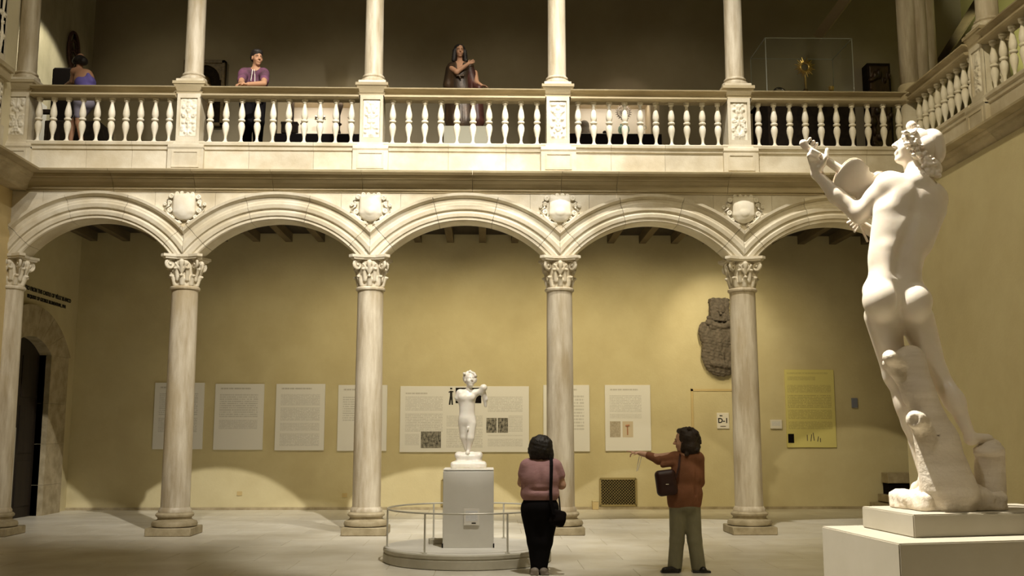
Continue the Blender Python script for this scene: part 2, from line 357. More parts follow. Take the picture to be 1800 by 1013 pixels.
def sdf_mesh(name, prims, h, origin=(0, 0, 0), noise=0, nscale=20, seed=1):
    los, his = zip(*[_bb(p) for p in prims if p[6] == '+'])
    lo = np.min(los, 0)-3*h; hi = np.max(his, 0)+3*h; n = np.ceil((hi-lo)/h).astype(int)+1
    ax = [lo[i]+h*np.arange(n[i]) for i in range(3)]
    F = np.full(n, 1.0, np.float32)
    for p in prims:
        a, b = _bb(p); pad = p[5]+2.5*h
        i0 = [max(0, int((a[i]-pad-lo[i])/h)) for i in range(3)]; i1 = [min(n[i], int((b[i]+pad-lo[i])/h)+2) for i in range(3)]
        if any(i1[i] <= i0[i] for i in range(3)): continue
        X = ax[0][i0[0]:i1[0]][:, None, None]; Y = ax[1][i0[1]:i1[1]][None, :, None]; Z = ax[2][i0[2]:i1[2]][None, None, :]
        d = _ev(p, X, Y, Z); S = (slice(i0[0], i1[0]), slice(i0[1], i1[1]), slice(i0[2], i1[2])); f = F[S]; k = max(p[5], 1e-4)
        if p[6] == '+':
            q = np.maximum(k-abs(f-d), 0)/k; F[S] = np.minimum(f, d)-q*q*k*.25
        else:
            q = np.maximum(k-abs(f+d), 0)/k; F[S] = np.maximum(f, -d)+q*q*k*.25
    if noise:
        X = ax[0][:, None, None]; Y = ax[1][None, :, None]; Z = ax[2][None, None, :]; rs = np.random.RandomState(seed)
        for o in range(5):
            w = rs.normal(size=3)*nscale*(1+.5*o); ph = rs.uniform(0, 6.3)
            F += (noise/(1+.4*o)*np.sin(w[0]*X+w[1]*Y+w[2]*Z+ph)).astype(np.float32)
    s = F < 0
    c = [s[i:n[0]-1+i, j:n[1]-1+j, k:n[2]-1+k] for i in (0, 1) for j in (0, 1) for k in (0, 1)]
    cnt = sum(x.astype(np.int8) for x in c); act = (cnt > 0) & (cnt < 8)
    idx = -np.ones(act.shape, np.int64); I = np.argwhere(act); idx[act] = np.arange(len(I))
    acc = np.zeros((len(I), 3)); num = np.zeros(len(I))
    cor = [(i, j, k) for i in (0, 1) for j in (0, 1) for k in (0, 1)]
    val = {q: F[I[:, 0]+q[0], I[:, 1]+q[1], I[:, 2]+q[2]] for q in cor}
    for q in cor:
        for a in range(3):
            if q[a]: continue
            r = tuple(1 if i == a else q[i] for i in range(3)); f0, f1 = val[q], val[r]; x = (f0 < 0) != (f1 < 0)
            t = np.where(x, f0/np.where(x, f0-f1, 1), 0)
            for i in range(3): acc[:, i] += np.where(x, q[i]+(t if i == a else 0), 0)
            num += x
    V = (I+acc/num[:, None])*h+lo-np.array(origin)
    quads = []
    for a in range(3):
        b, c2 = (a+1) % 3, (a+2) % 3
        sl0 = [slice(None)]*3; sl1 = [slice(None)]*3; sl0[a] = slice(0, n[a]-1); sl1[a] = slice(1, n[a])
        x = s[tuple(sl0)] != s[tuple(sl1)]; E = np.argwhere(x); E = E[(E[:, b] > 0) & (E[:, c2] > 0) & (E[:, b] < n[b]-1) & (E[:, c2] < n[c2]-1)]
        ins = s[tuple(sl0)][E[:, 0], E[:, 1], E[:, 2]]
        def g(db, dc):
            e = E.copy(); e[:, b] -= db; e[:, c2] -= dc; return idx[e[:, 0], e[:, 1], e[:, 2]]
        q = np.stack([g(1, 1), g(0, 1), g(0, 0), g(1, 0)], 1); q[~ins] = q[~ins][:, ::-1]; quads.append(q)
    Q = np.concatenate(quads)
    me = bpy.data.meshes.new(name); me.vertices.add(len(V)); me.vertices.foreach_set('co', V.astype(np.float32).ravel())
    me.loops.add(Q.size); me.loops.foreach_set('vertex_index', Q.ravel().astype(np.int32)); me.polygons.add(len(Q))
    me.polygons.foreach_set('loop_start', np.arange(0, Q.size, 4, dtype=np.int32)); me.polygons.foreach_set('loop_total', np.full(len(Q), 4, np.int32))
    me.update(calc_edges=True); me.validate(); me.polygons.foreach_set('use_smooth', [True]*len(me.polygons)); return me
def sdf(name, prims, h, m, parent=None, root=None, **kw):
    o = (0, 0, 0)
    if root is not None: o = tuple(root.location)
    return link(name, sdf_mesh(name, prims, h, o, **kw), m, parent if parent is not None else root)
def join_meshes(name, ms):
    bm = bmesh.new()
    for m_ in ms: bm.from_mesh(m_)
    me = bpy.data.meshes.new(name); bm.to_mesh(me); bm.free(); me.polygons.foreach_set('use_smooth', [True]*len(me.polygons)); return me

# ================================================================ SETTING
D = 15.8; DB = 20.75; XL = -8.25; XR = 6.62
CX = [-7.33, -4.655, -1.795, 1.14, 4.01, 6.92]      # axes of the arcade columns
ZF2 = 5.93                                          # upper gallery floor
FR = Frame((0, D), (1, 0), (0, -1))
RS = Frame((XR+.3, D), (0, -1), (-1, 0))
LS = Frame((-7.3, D), (0, -1), (1, 0))

def struct(o, cat=None):
    o['kind'] = 'structure'; return o
# floor
fl = struct(boxobj('floor', (-9.5, -3, -.3), (11, DB+.6, -.004), 'grout'))
fl['label'] = 'pale marble slab floor of the courtyard'; fl['category'] = 'floor'
bm = bmesh.new(); sx, sy = 1.1, .82
g = .004
vs = [bm.verts.new((x, y, z)) for z, q in ((-.02, 0), (-.002, 0), (0, .003)) for x, y in ((g+q, g+q), (sx-g-q, g+q), (sx-g-q, sy-g-q), (g+q, sy-g-q))]
for k in range(2):
    for i in range(4): bm.faces.new((vs[4*k+i], vs[4*k+(i+1) % 4], vs[4*k+4+(i+1) % 4], vs[4*k+4+i]))
bm.faces.new(vs[8:12])
slab_me = bm_mesh('floor_slab', bm); slab_me.materials.append(M['floor'])
ny = int((DB-8.6)/sy)+1
for j in range(ny):
    y = DB-(j+1)*sy
    wid = (y+sy)*.56+1
    i0 = int(max(-8.25, -wid)/sx)-1; i1 = int(min(9.2, wid)/sx)+1
    for i in range(i0, i1):
        o = bpy.data.objects.new('floor_slab', slab_me); COL.objects.link(o); o.parent = fl
        o.location = (i*sx+(.5*sx if j % 2 else 0), y, random.uniform(-.0006, .0004))
# walls
w = struct(boxobj('wall_back', (-9.2, DB, 0), (11, DB+.3, 5.55), 'plaster')); tag(w, 'ochre plaster back wall of the lower gallery', 'wall', kind='structure')
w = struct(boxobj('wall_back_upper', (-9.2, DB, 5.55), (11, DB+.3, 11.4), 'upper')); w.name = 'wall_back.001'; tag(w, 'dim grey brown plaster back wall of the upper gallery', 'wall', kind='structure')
# left gallery wall with portal opening
dy0, dy1, dz = 17.75, 19.42, 2.95
bm = bmesh.new()
box(bm, XL-.5, dy1, 0, XL, DB, 5.55); box(bm, XL-.5, 15.0, 0, XL, dy0, 5.55); box(bm, XL-.5, dy0, dz+.35, XL, dy1, 5.55)
w = link('wall_left', bm_mesh('wall_left', bm), 'plaster'); tag(w, 'ochre plaster left end wall of the lower gallery', 'wall', kind='structure')
w = boxobj('wall_left', (XL-.4, 15.5, 5.55), (XL, DB, 11.4), 'upper'); w.data.materials[0] = M['end_wall']; tag(w, 'pale left end wall of the upper gallery', 'wall', kind='structure')
w = boxobj('wall_left', (-8.3, -3, 0), (-7.3, D-.12, 5.2), 'plaster_pale'); tag(w, 'plaster left courtyard wall below the balcony', 'wall', kind='structure')
w = boxobj('wall_left', (-8.3, -3, 5.45), (-7.42, D-.12, 11.4), 'cream'); tag(w, 'cream plaster left courtyard wall above the cornice', 'wall', kind='structure')
w = boxobj('wall_right', (XR, -3, 0), (XR+.45, D+.3, 5.25), 'plaster'); tag(w, 'plain ochre plaster right courtyard wall below the balcony', 'wall', kind='structure')
w = boxobj('wall_right', (9.6, D+.3, 0), (9.9, DB, 5.55), 'plaster'); tag(w, 'shaded right end wall of the lower gallery', 'wall', kind='structure')
w = boxobj('wall_right', (10.2, -3, ZF2), (10.5, DB, 11.4), 'green'); tag(w, 'yellow green wall behind the right balcony', 'wall', kind='structure')
# baseboard hint along the back wall
b_ = boxobj('baseboard_back', (XL, DB-.02, 0), (9.6, DB, .05), 'base'); tag(b_, 'thin stone skirting along the back wall', 'baseboard', kind='structure')
# ceilings / balcony slabs
w = boxobj('ceiling', (-8.25, D+.05, 5.56), (10.5, DB, ZF2), 'ceil'); tag(w, 'dark timber ceiling over the lower gallery', 'ceiling', kind='structure')
bmk = None
for i in range(26):
    x = -8.0+i*.66
    if bmk is None:
        o = boxobj('ceiling_beam', (-.07, D+.25, 5.38), (.07, DB-.01, 5.57), 'beam', w); bmk = o; o.location.x = x
    else:
        copypart(bmk, w, (x, 0, 0))
w = boxobj('floor_upper', (10.2, -3, 5.5), (XR+.36, D+.05, ZF2), 'ceil'); w.name = 'floor.001'; tag(w, 'floor of the right hand balcony', 'floor', kind='structure')
w = boxobj('ceiling', (-9, D-.4, 10.9), (10.5, DB+.3, 11.2), 'ceil'); tag(w, 'dark ceiling of the upper gallery', 'ceiling', kind='structure')
# one timber truss brace seen high at the right
bm = bmesh.new(); a = P(1440, 62, 20.0); b = P(1530, -60, 17.0)
tube(bm, [a, b], .13, 4); o = link('ceiling_beam', bm_mesh('ceiling_beam', bm), 'case_frame', w)
bm = bmesh.new(); a = P(1640, 130, 20.0); b = P(1760, -60, 15.5)
tube(bm, [a, b], .10, 4); o = link('ceiling_beam', bm_mesh('ceiling_beam', bm), 'beam', w)

# ================================================================ ARCADE
# --- column
def col_profile(zb, zt, r0, r1):
    return [(r0*1.13, zb), (r0*1.13, zb+.03), (r0*1.02, zb+.07)]+[(r0+(r1-r0)*t**1.4, zb+.07+(zt-zb-.16)*t) for t in (0, .2, .4, .6, .8, 1)]+[(r1*1.02, zt-.06), (r1*1.14, zt-.045), (r1*1.16, zt-.02), (r1*1.08, zt)]
ZA = 3.735; ZAB = 4.22
bm = bmesh.new(); lathe(bm, col_profile(.335, ZA, .213, .198), 40); shaft_me = bm_mesh('shaft', bm)
bm = bmesh.new(); box(bm, -.335, -.335, 0, .335, .335, .12, .012)
lathe(bm, [(.29, .12), (.33, .135), (.335, .165), (.32, .20), (.27, .215), (.245, .235), (.25, .26), (.275, .275), (.28, .30), (.262, .325), (.235, .335)], 36)
base_me = bm_mesh('base', bm)
capp = [cap((0, 0, .03), (0, 0, .34), .165, .20, 0)]
for k in range(8):
    a = k*pi/4
    for z0, z1, r0, r1, wd in ((.02, .15, .185, .215, .05),):
        capp += [cap((cos(a)*.175, sin(a)*.175, .03), (cos(a)*.215, sin(a)*.215, .15), .038, .032, .02), ell((cos(a)*.245, sin(a)*.245, .155), (.03, .03, .022), .015)]
    a += pi/8
    capp += [cap((cos(a)*.185, sin(a)*.185, .10), (cos(a)*.225, sin(a)*.225, .26), .032, .028, .02), ell((cos(a)*.25, sin(a)*.25, .265), (.03, .03, .022), .015)]
for k in range(4):
    a = k*pi/2
    capp += [ell((cos(a)*.235, sin(a)*.235, .36), (.045, .045, .05), .02), cap((cos(a)*.21, sin(a)*.21, .2), (cos(a+.35)*.26, sin(a+.35)*.26, .34), .018, .02, .01), cap((cos(a)*.21, sin(a)*.21, .2), (cos(a-.35)*.26, sin(a-.35)*.26, .34), .018, .02, .01)]
    capp += [cap((cos(a)*.215, sin(a)*.215, .22), (cos(a)*.245, sin(a)*.245, .32), .024, .03, .015)]
cap_me = sdf_mesh('capital', capp, .0125)
bm = bmesh.new(); pts = []
for k in range(4):
    a = k*pi/2+pi/4; c0 = Vector((cos(a), sin(a)))*.40; tdir = Vector((-sin(a), cos(a)))*.045
    a2 = a+pi/4; pts += [c0-tdir, c0+tdir]; pts += [Vector((cos(a2), sin(a2)))*.235+Vector((-sin(a2), cos(a2)))*q for q in (-.09, 0, .09)]
rr = []
for z, s_ in ((.415, .90), (.435, .93), (.445, 1.0), (.485, 1.0)): rr.append([bm.verts.new((p.x*s_, p.y*s_, z)) for p in pts])
for A_, B_ in zip(rr, rr[1:]):
    for i in range(len(pts)): bm.faces.new((A_[i], A_[(i+1) % len(pts)], B_[(i+1) % len(pts)], B_[i]))
bm.faces.new(rr[0]); bm.faces.new(rr[-1]); abacus_me = bm_mesh('abacus', bm)
def volute_mesh(R=.075):
    bm = bmesh.new(); pts = []
    for i in range(30):
        t = i/29; a = -t*2.2*2*pi+pi*.5; r = R*(1-.78*t); pts.append((r*cos(a), 0, r*sin(a)))
    tube(bm, [(-.10, 0, R*1.02), (-.05, 0, R*1.04)]+pts, [.018, .02]+[.024-.012*i/29 for i in range(30)], 6)
    lathe(bm, [(.0, -.025), (.018, -.025), (.018, .025), (0, .025)], 10, axis='y', cap=False)
    return bm_mesh('volute', bm)
vol_me = volute_mesh()
for me_ in (shaft_me,): me_.materials.append(M['shaft'])
base_me.materials.append(M['base'])
for me_ in (cap_me, abacus_me, vol_me): me_.materials.append(M['marble'])
for me_ in (shaft_me, vol_me): me_.polygons.foreach_set('use_smooth', [len(p.vertices) < 10 for p in me_.polygons])
def smooth_angle(me_, deg=35):
    me_.polygons.foreach_set('use_smooth', [True]*len(me_.polygons))
    bm_ = bmesh.new(); bm_.from_mesh(me_)
    for e in bm_.edges:
        if len(e.link_faces) == 2 and e.calc_face_angle(0) > radians(deg): e.smooth = False
    bm_.to_mesh(me_); bm_.free()
for me_ in (shaft_me, base_me): smooth_angle(me_, 40)
collab = ['marble arcade column at the left edge of the arcade, beside the dark doorway',
          'marble arcade column in front of the leftmost white text panel',
          'stained marble arcade column left of the round platform',
          'marble arcade column behind the woman in the pink top',
          'grey marble arcade column beside the dark stone relief']
col = thing('column', collab[0], 'column', (CX[0], D, 0), 0, 'arcade columns', 'thing')
link('base', base_me, None, col); link('shaft', shaft_me, None, col)
cp = link('capital', cap_me, None, col); cp.location = (0, 0, ZA)
ab = link('abacus', abacus_me, None, cp)
for k in range(4):
    v = link('volute', vol_me, None, cp); a = pi/4+k*pi/2; v.location = (cos(a)*.27, sin(a)*.27, .335); v.rotation_euler = (0, 0, a)
for i in range(1, 5):
    dup(col, (CX[i], D, 0), collab[i])
# pier in the right corner
pr = thing('corner_pier', 'tall marble corner pier behind the big statue, below the balcony corner', 'pier', (6.95, D+.02, 0))
boxobj('pier_shaft', (-.30, -.30, .3), (.55, .35, 3.75), 'shaft', pr, .03)
boxobj('pier_base', (-.38, -.38, 0), (.55, .4, .32), 'base', pr, .03)
boxobj('pier_capital', (-.36, -.36, 3.75), (.5, .4, 4.22), 'marble', pr, .05)
# --- arches
def arch_geom(i):
    a = (CX[i+1]-CX[i])/2; c = a-.21; ri = .55; R = (c*c+ri*ri)/(2*ri); return a, c, R, 4.77-R
# profile as (radius offset, v) front
ARCP = [(0, -.20), (0, .17), (.015, .19), (.05, .19), (.065, .215), (.115, .225), (.145, .20), (.165, .20), (.18, .235), (.235, .245), (.265, .215), (.285, .215), (.31, .20), (.355, .215), (.385, .275), (.425, .28), (.43, .20), (.43, -.20)]
JT = [-1, -.80, -.27, .27, .80, 1]
for i in range(5):
    a, c, R, zc = arch_geom(i); mx = (CX[i]+CX[i+1])/2
    labs = ['moulded marble arch over the dark doorway at the far left', 'moulded marble arch over the two unobstructed white panels', 'moulded marble arch above the small statue on the round platform', 'moulded marble arch left of the dark stone relief, over the pointing woman', 'moulded marble arch partly hidden by the big statue']
    t = thing('arch', labs[i], 'arch', (mx, D, 0), 0, 'arcade arches')
    thm = lambda r: min(math.asin(min(1, (a-.002)/r)), math.acos((ZAB-zc)/r))
    tmax = max(thm(R+o) for o, v in ARCP); tj = [j*tmax for j in JT]
    for j in range(5):
        t0, t1 = tj[j]+(.0016 if j else 0), tj[j+1]-(.0016 if j < 4 else 0)
        ns = 10 if j == 2 else 12
        bm = bmesh.new(); rings = []
        for q in range(ns+1):
            th = t0+(t1-t0)*q/ns; ring = []
            for o, v in ARCP:
                r = R+o; m_ = thm(r); tt = max(-m_, min(m_, th)); ring.append(bm.verts.new((r*sin(tt), -v, zc+r*cos(tt))))
            rings.append(ring)
        n_ = len(ARCP)
        for A_, B_ in zip(rings, rings[1:]):
            for k in range(n_): bm.faces.new((A_[k], A_[(k+1) % n_], B_[(k+1) % n_], B_[k]))
        bm.faces.new(rings[0]); bm.faces.new(rings[-1])
        me_ = bm_mesh('voussoir', bm); smooth_angle(me_, 30)
        link('voussoir', me_, 'marble', t)
# --- spandrels + shields
splab = ['white marble spandrel blocks at the far left corner', 'white marble spandrel around the leftmost carved shield', 'white marble spandrel around the second carved shield from the left', 'marble spandrel around the carved shield behind the pink-topped woman\'s column', 'marble spandrel around the rightmost carved shield', 'marble spandrel at the right corner behind the lute player']
def extr(i, x):
    a, c, R, zc = arch_geom(i); mx = (CX[i]+CX[i+1])/2; return zc+sqrt(max(0, (R+.43)**2-(x-mx)**2))
for i in range(6):
    t = thing('spandrel', splab[i], 'spandrel', (CX[i], D, 0), 0, 'arcade spandrels')
    lo_ = -(CX[i]-CX[i-1])/2 if i > 0 else -.3; hi_ = (CX[i+1]-CX[i])/2 if i < 5 else .3
    cuts = [lo_, -.46, .46, hi_] if 0 < i < 5 else ([lo_, .5, hi_] if i == 0 else [lo_, -.5, hi_])
    for u0, u1 in zip(cuts, cuts[1:]):
        u0 += .002; u1 -= .002; bm = bmesh.new(); rings = []
        us = list(np.linspace(u0, u1, 12)); 
        if u0 < 0 < u1: us = sorted(us+[0.0])
        for u in us:
            zl = extr(i-1, CX[i]+u) if (u < 0 and i > 0) or i == 5 else extr(i, CX[i]+u)
            if i == 0 and u < 0: zl = extr(0, CX[0]-u)
            if i == 5 and u > 0: zl = extr(4, CX[5]-u)
            zl = min(zl, 5.205)
            rings.append([bm.verts.new(q) for q in ((u, -.20, zl-.004), (u, -.20, 5.22), (u, .2, 5.22), (u, .2, zl-.004))])
        for A_, B_ in zip(rings, rings[1:]):
            for k in range(4): bm.faces.new((A_[k], A_[(k+1) % 4], B_[(k+1) % 4], B_[k]))
        bm.faces.new(rings[0]); bm.faces.new(rings[-1])
        link('stone_block', bm_mesh('stone_block', bm), 'marble', t)
shl = ['carved marble coat of arms shield, leftmost of four, bright and blank faced', 'carved marble coat of arms shield above the column left of the round platform', 'carved marble coat of arms shield with round lower boss, third from left', 'carved marble coat of arms shield nearest the lute playing statue']
for i in range(1, 5):
    vv = i % 2
    t = thing('coat_of_arms', shl[i-1], 'shield', (CX[i], D-.20, 4.70), 0, 'shields above the columns')
    pr_ = [bx((0, -.04, .30), (.17, .05, .16), .03, rnd=.04), ell((0, -.04, .17), (.165, .06, .13), .03), ell((0, -.075, .27), (.13, .045, .17), .03)]
    if i > 1: pr_ += [ell((0, -.10, .20), (.085, .03, .07), .01)]
    sh = sdf('shield', [tuple([p[0], p[1]+Vector((CX[i], D-.20, 4.70)), *p[2:]]) for p in pr_], .012, 'marble_clean', None, t)
    bm = bmesh.new()
    rnd = random.Random(i)
    for s_ in (-1, 1):
        for zz, rr_, xx in ((.42, .045, .20), (.33, .04, .235), (.30, .03, .30), (.20, .045, .225), (.14, .032, .29), (.10, .035, .17), (.03, .03, .08), (.46, .035, .12), (.47, .03, .045)):
            T = Matrix.Translation((s_*xx+rnd.uniform(-.008, .008), -.03, zz+rnd.uniform(-.01, .01))) @ Matrix.Rotation(pi/2, 4, 'X')
            torus(bm, rr_*.62, rr_*.36, 12, 6, T)
            r_ = bmesh.ops.create_icosphere(bm, subdivisions=1, radius=rr_*.33, matrix=T)
        tube(bm, [(s_*.19, -.02, .42), (s_*.26, -.03, .36), (s_*.24, -.03, .28), (s_*.30, -.03, .22), (s_*.24, -.03, .14), (s_*.15, -.03, .05), (s_*.04, -.02, .0)], .018, 6)
    o = link('scrollwork', bm_mesh('scrollwork', bm), 'marble_clean', t, True)
# --- cornice (front, right, left)
CORN = [(-.2, 5.20), (.215, 5.20), (.22, 5.225), (.25, 5.235), (.258, 5.28), (.285, 5.33), (.33, 5.37), (.335, 5.385), (.37, 5.395), (.385, 5.43), (.385, 5.442), (.53, 5.452), (.54, 5.478), (.52, 5.49), (-.2, 5.49)]
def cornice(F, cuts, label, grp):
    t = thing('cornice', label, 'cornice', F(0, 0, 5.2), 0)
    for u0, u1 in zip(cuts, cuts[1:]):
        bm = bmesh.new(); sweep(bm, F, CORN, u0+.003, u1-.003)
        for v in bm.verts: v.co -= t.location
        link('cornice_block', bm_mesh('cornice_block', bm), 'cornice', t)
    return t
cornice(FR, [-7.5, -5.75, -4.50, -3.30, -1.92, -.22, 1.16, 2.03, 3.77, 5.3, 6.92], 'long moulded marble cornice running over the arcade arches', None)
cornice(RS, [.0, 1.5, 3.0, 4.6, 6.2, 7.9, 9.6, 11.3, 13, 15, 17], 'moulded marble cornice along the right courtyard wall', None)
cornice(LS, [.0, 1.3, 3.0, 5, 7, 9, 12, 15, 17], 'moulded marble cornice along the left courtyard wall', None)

# --- balustrade parts
ZL = 5.985
BP = [(.058, 0), (.058, .022), (.048, .03), (.026, .05), (.020, .085), (.024, .13), (.040, .19), (.053, .25), (.054, .29), (.044, .33), (.028, .352), (.030, .358), (.050, .362), (.056, .372), (.056, .385), (.050, .394), (.030, .398), (.044, .42), (.053, .46), (.050, .51), (.038, .57), (.026, .62), (.022, .65), (.030, .665), (.042, .672), (.044, .688), (.040, .70), (.048, .705), (.048, .725)]
bm = bmesh.new(); lathe(bm, BP, 14); bal_me = bm_mesh('baluster', bm); bal_me.materials.append(M['marble_clean']); smooth_angle(bal_me, 50)
ZR0, ZR1 = 6.71, 6.87
RAILP = [(.02, ZR0), (.27, ZR0), (.295, ZR0+.015), (.295, ZR0+.04), (.22, ZR0+.05), (.205, ZR0+.075), (.225, ZR0+.11), (.27, ZR0+.135), (.315, ZR0+.14), (.32, ZR1-.005), (.30, ZR1), (0, ZR1), (-.01, ZR0+.05)]
PLP = [(-.05, 5.49), (.24, 5.49), (.24, 5.53), (.215, 5.545), (.215, 5.85), (.24, 5.865), (.245, 5.91), (.275, 5.93), (.28, 5.97), (.27, ZL), (-.05, ZL)]
def lrel(bm, t):
    for v in bm.verts: v.co -= t.location
def balustrade(F, u0, u1, n, label, cuts, bu=None):
    t = thing('balustrade', label, 'balustrade', F((u0+u1)/2, 0, 5.49), 0, 'balustrade bays of the upper balcony')
    c = [u0]+cuts+[u1]
    for a, b in zip(c, c[1:]):
        bm = bmesh.new(); sweep(bm, F, PLP, a+.002, b-.002); lrel(bm, t); link('plinth_block', bm_mesh('plinth_block', bm), 'marble', t)
    for a in (u0, u1):    # frame strips at the ends of the recessed panel
        bm = bmesh.new(); d = .07 if a == u0 else -.07; fbox(bm, F, min(a, a+d), max(a, a+d), .2, .238, 5.5, 5.9); lrel(bm, t); link('panel_edge', bm_mesh('panel_edge', bm), 'marble', t)
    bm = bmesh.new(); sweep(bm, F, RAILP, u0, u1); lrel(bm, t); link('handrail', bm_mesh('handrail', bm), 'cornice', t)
    for k in range(n):
        u = u0+(u1-u0)*(k+.5)/n if bu is None else bu[k]
        o = link('baluster', bal_me, None, t); o.location = F(u, .15, ZL-.002)-t.location
    return t
hp = .20
sp = lambda u0, u1, n: None
labs = ['shaded balustrade bay in front of the bending woman', 'balustrade bay the man in the purple shirt leans on', 'balustrade bay in front of the painted robed statue', 'balustrade bay in front of the case with the round ornament', 'balustrade bay in front of the glass case of gold objects']
PXs = [-7.31, -4.66, -1.81, 1.12, 3.99, 6.90]
cutsL = [[-6.2, -5.5], [-3.7, -2.7], [-.6, .3], [1.95, 2.8], [5.2, 6.0]]
for i in range(5):
    a, b = PXs[i]+hp, PXs[i+1]-hp
    balustrade(FR, a, b, 10, labs[i], cutsL[i])
# --- relief panel on the pedestals
def relief(name, w_, h_, seed, m, parent, F, u, v, z, nx=26, nz=54, depth=.035):
    rs = np.random.RandomState(seed); xs = np.linspace(0, 1, nx//2); zs = np.linspace(0, 1, nz); H = np.zeros((nz, len(xs)))
    for q in range(16):
        cx_, cz_ = rs.uniform(.0, .8), (q+.5)/16+rs.uniform(-.03, .03); r = rs.uniform(.10, .22)
        d = np.sqrt((xs[None]-cx_)**2+((zs[:, None]-cz_)*h_/w_*2)**2); H = np.maximum(H, np.exp(-((d-r)/.07)**2)*rs.uniform(.6, 1)); H = np.maximum(H, np.exp(-(d/.08)**2))
    H = np.maximum(H, np.exp(-(xs[None]/.09)**2)*(.7+.3*np.sin(zs[:, None]*26)))
    edge = np.minimum(1, np.minimum(zs, 1-zs)*14)[:, None]*np.minimum(1, (1-xs)*7)[None]; H = H*edge
    full = np.concatenate([H[:, ::-1], H[:, 1:]], 1); X = np.concatenate([-xs[::-1], xs[1:]])*w_/2; nn = len(X)
    V = [F(u+X[j], v+full[k, j]*depth, z+zs[k]*h_)-parent.location for k in range(nz) for j in range(nn)]
    fs = [(k*nn+j, k*nn+j+1, (k+1)*nn+j+1, (k+1)*nn+j) for k in range(nz-1) for j in range(nn-1)]
    o = link(name, mesh_from(name, V, fs), m, parent, True); return o
def pedestal(F, u, label, seed, col_r=.14, colname='upper_column', collabel=None, wide=1):
    t = thing('balcony_pedestal', label, 'pedestal', F(u, .12, 5.49), 0, 'carved pedestals of the balcony')
    bm = bmesh.new(); fbox(bm, F, u-.29, u+.29, -.12, .30, 5.49, 5.53); fbox(bm, F, u-.275, u+.275, -.12, .285, 5.52, 5.88)
    sweep(bm, F, [(-.12, 5.86), (.285, 5.86), (.30, 5.89), (.29, 5.93), (.255, 5.97), (.25, 6.0), (-.12, 6.0)], u-.275, u+.275)
    lrel(bm, t); link('foot', bm_mesh('foot', bm), 'marble', t)
    bm = bmesh.new(); fbox(bm, F, u-.21, u+.21, .28, .297, 5.57, 5.60); fbox(bm, F, u-.21, u+.21, .28, .297, 5.81, 5.84); fbox(bm, F, u-.21, u-.18, .28, .297, 5.6, 5.81); fbox(bm, F, u+.18, u+.21, .28, .297, 5.6, 5.81)
    lrel(bm, t); link('foot_frame', bm_mesh('foot_frame', bm), 'marble', t)
    bm = bmesh.new(); fbox(bm, F, u-.18, u+.18, -.14, .205, 6.0, 6.77)
    for a, b in ((-.18, -.135), (.135, .18)): fbox(bm, F, u+a, u+b, .20, .235, 6.0, 6.77)
    fbox(bm, F, u-.135, u+.135, .20, .235, 6.0, 6.08); fbox(bm, F, u-.135, u+.135, .20, .235, 6.70, 6.77)
    lrel(bm, t); link('body', bm_mesh('body', bm), 'marble', t)
    relief('carved_panel', .25, .60, seed, 'marble_clean', t, F, u, .212, 6.09)
    bm = bmesh.new()
    for z0, z1, h0, h1 in ((6.77, 6.79, .20, .20), (6.79, 6.81, .20, .215), (6.81, 6.92, .19, .245), (6.92, 6.965, .255, .255)):
        A_ = [bm.verts.new(F(u+a*h0, .03+b*h0*1.0, z0)) for a, b in ((-1, -1), (1, -1), (1, 1), (-1, 1))]; B_ = [bm.verts.new(F(u+a*h1, .03+b*h1, z1)) for a, b in ((-1, -1), (1, -1), (1, 1), (-1, 1))]
        for k in range(4): bm.faces.new((A_[k], A_[(k+1) % 4], B_[(k+1) % 4], B_[k]))
        bm.faces.new(A_); bm.faces.new(B_)
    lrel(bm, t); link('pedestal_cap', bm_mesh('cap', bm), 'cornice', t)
    return t
bm = bmesh.new(); lathe(bm, [(.205, 0), (.21, .02), (.205, .05), (.17, .065), (.16, .08), (.175, .09), (.178, .11), (.165, .125), (.15, .13), (.148, .16), (.148, .2)]+[(.148-.012*t, .2+3.0*t) for t in (.33, .66, 1)], 28)
uc_me = bm_mesh('shaft', bm); uc_me.materials.append(M['shaft']); smooth_angle(uc_me, 50)
bm = bmesh.new(); box(bm, -.215, -.215, 0, .215, .215, .05, .006); ub_me = bm_mesh('base_slab', bm); ub_me.materials.append(M['marble'])
bm = bmesh.new(); lathe(bm, [(.15, 0), (.17, .05), (.16, .08), (.17, .2), (.22, .3), (.26, .32), (.26, .36)], 20); uk_me = bm_mesh('capital', bm); uk_me.materials.append(M['marble'])
upl = ['upper marble column beside the bending woman, near the left edge', 'upper marble column in front of the arched gilt frame', 'upper marble column left of the painted robed statue', 'upper marble column left of the case with the round ornament', 'upper marble column left of the glass case']
pdl = ['plain balcony pedestal at the left end of the balustrade', 'carved balcony pedestal under the column by the gilt frame', 'carved balcony pedestal between the purple-shirted man and the robed statue', 'carved balcony pedestal right of the painted robed statue', 'carved balcony pedestal left of the glass case of gold objects']
UC = None
def upper_column(p, lab):
    global UC
    if UC is None:
        t = thing('upper_column', lab, 'column', p, 0, 'slender columns of the upper balcony', 'thing')
        link('base_slab', ub_me, None, t); o = link('shaft', uc_me, None, t); o.location.z = .05; o = link('capital', uk_me, None, t); o.location.z = 3.25
        UC = t
    else: t = dup(UC, p, lab)
    return t
for i in range(5):
    pedestal(FR, PXs[i], pdl[i], 10+i)
    upper_column(FR(PXs[i]+(.0 if i else .02), .03, 6.965), upl[i])
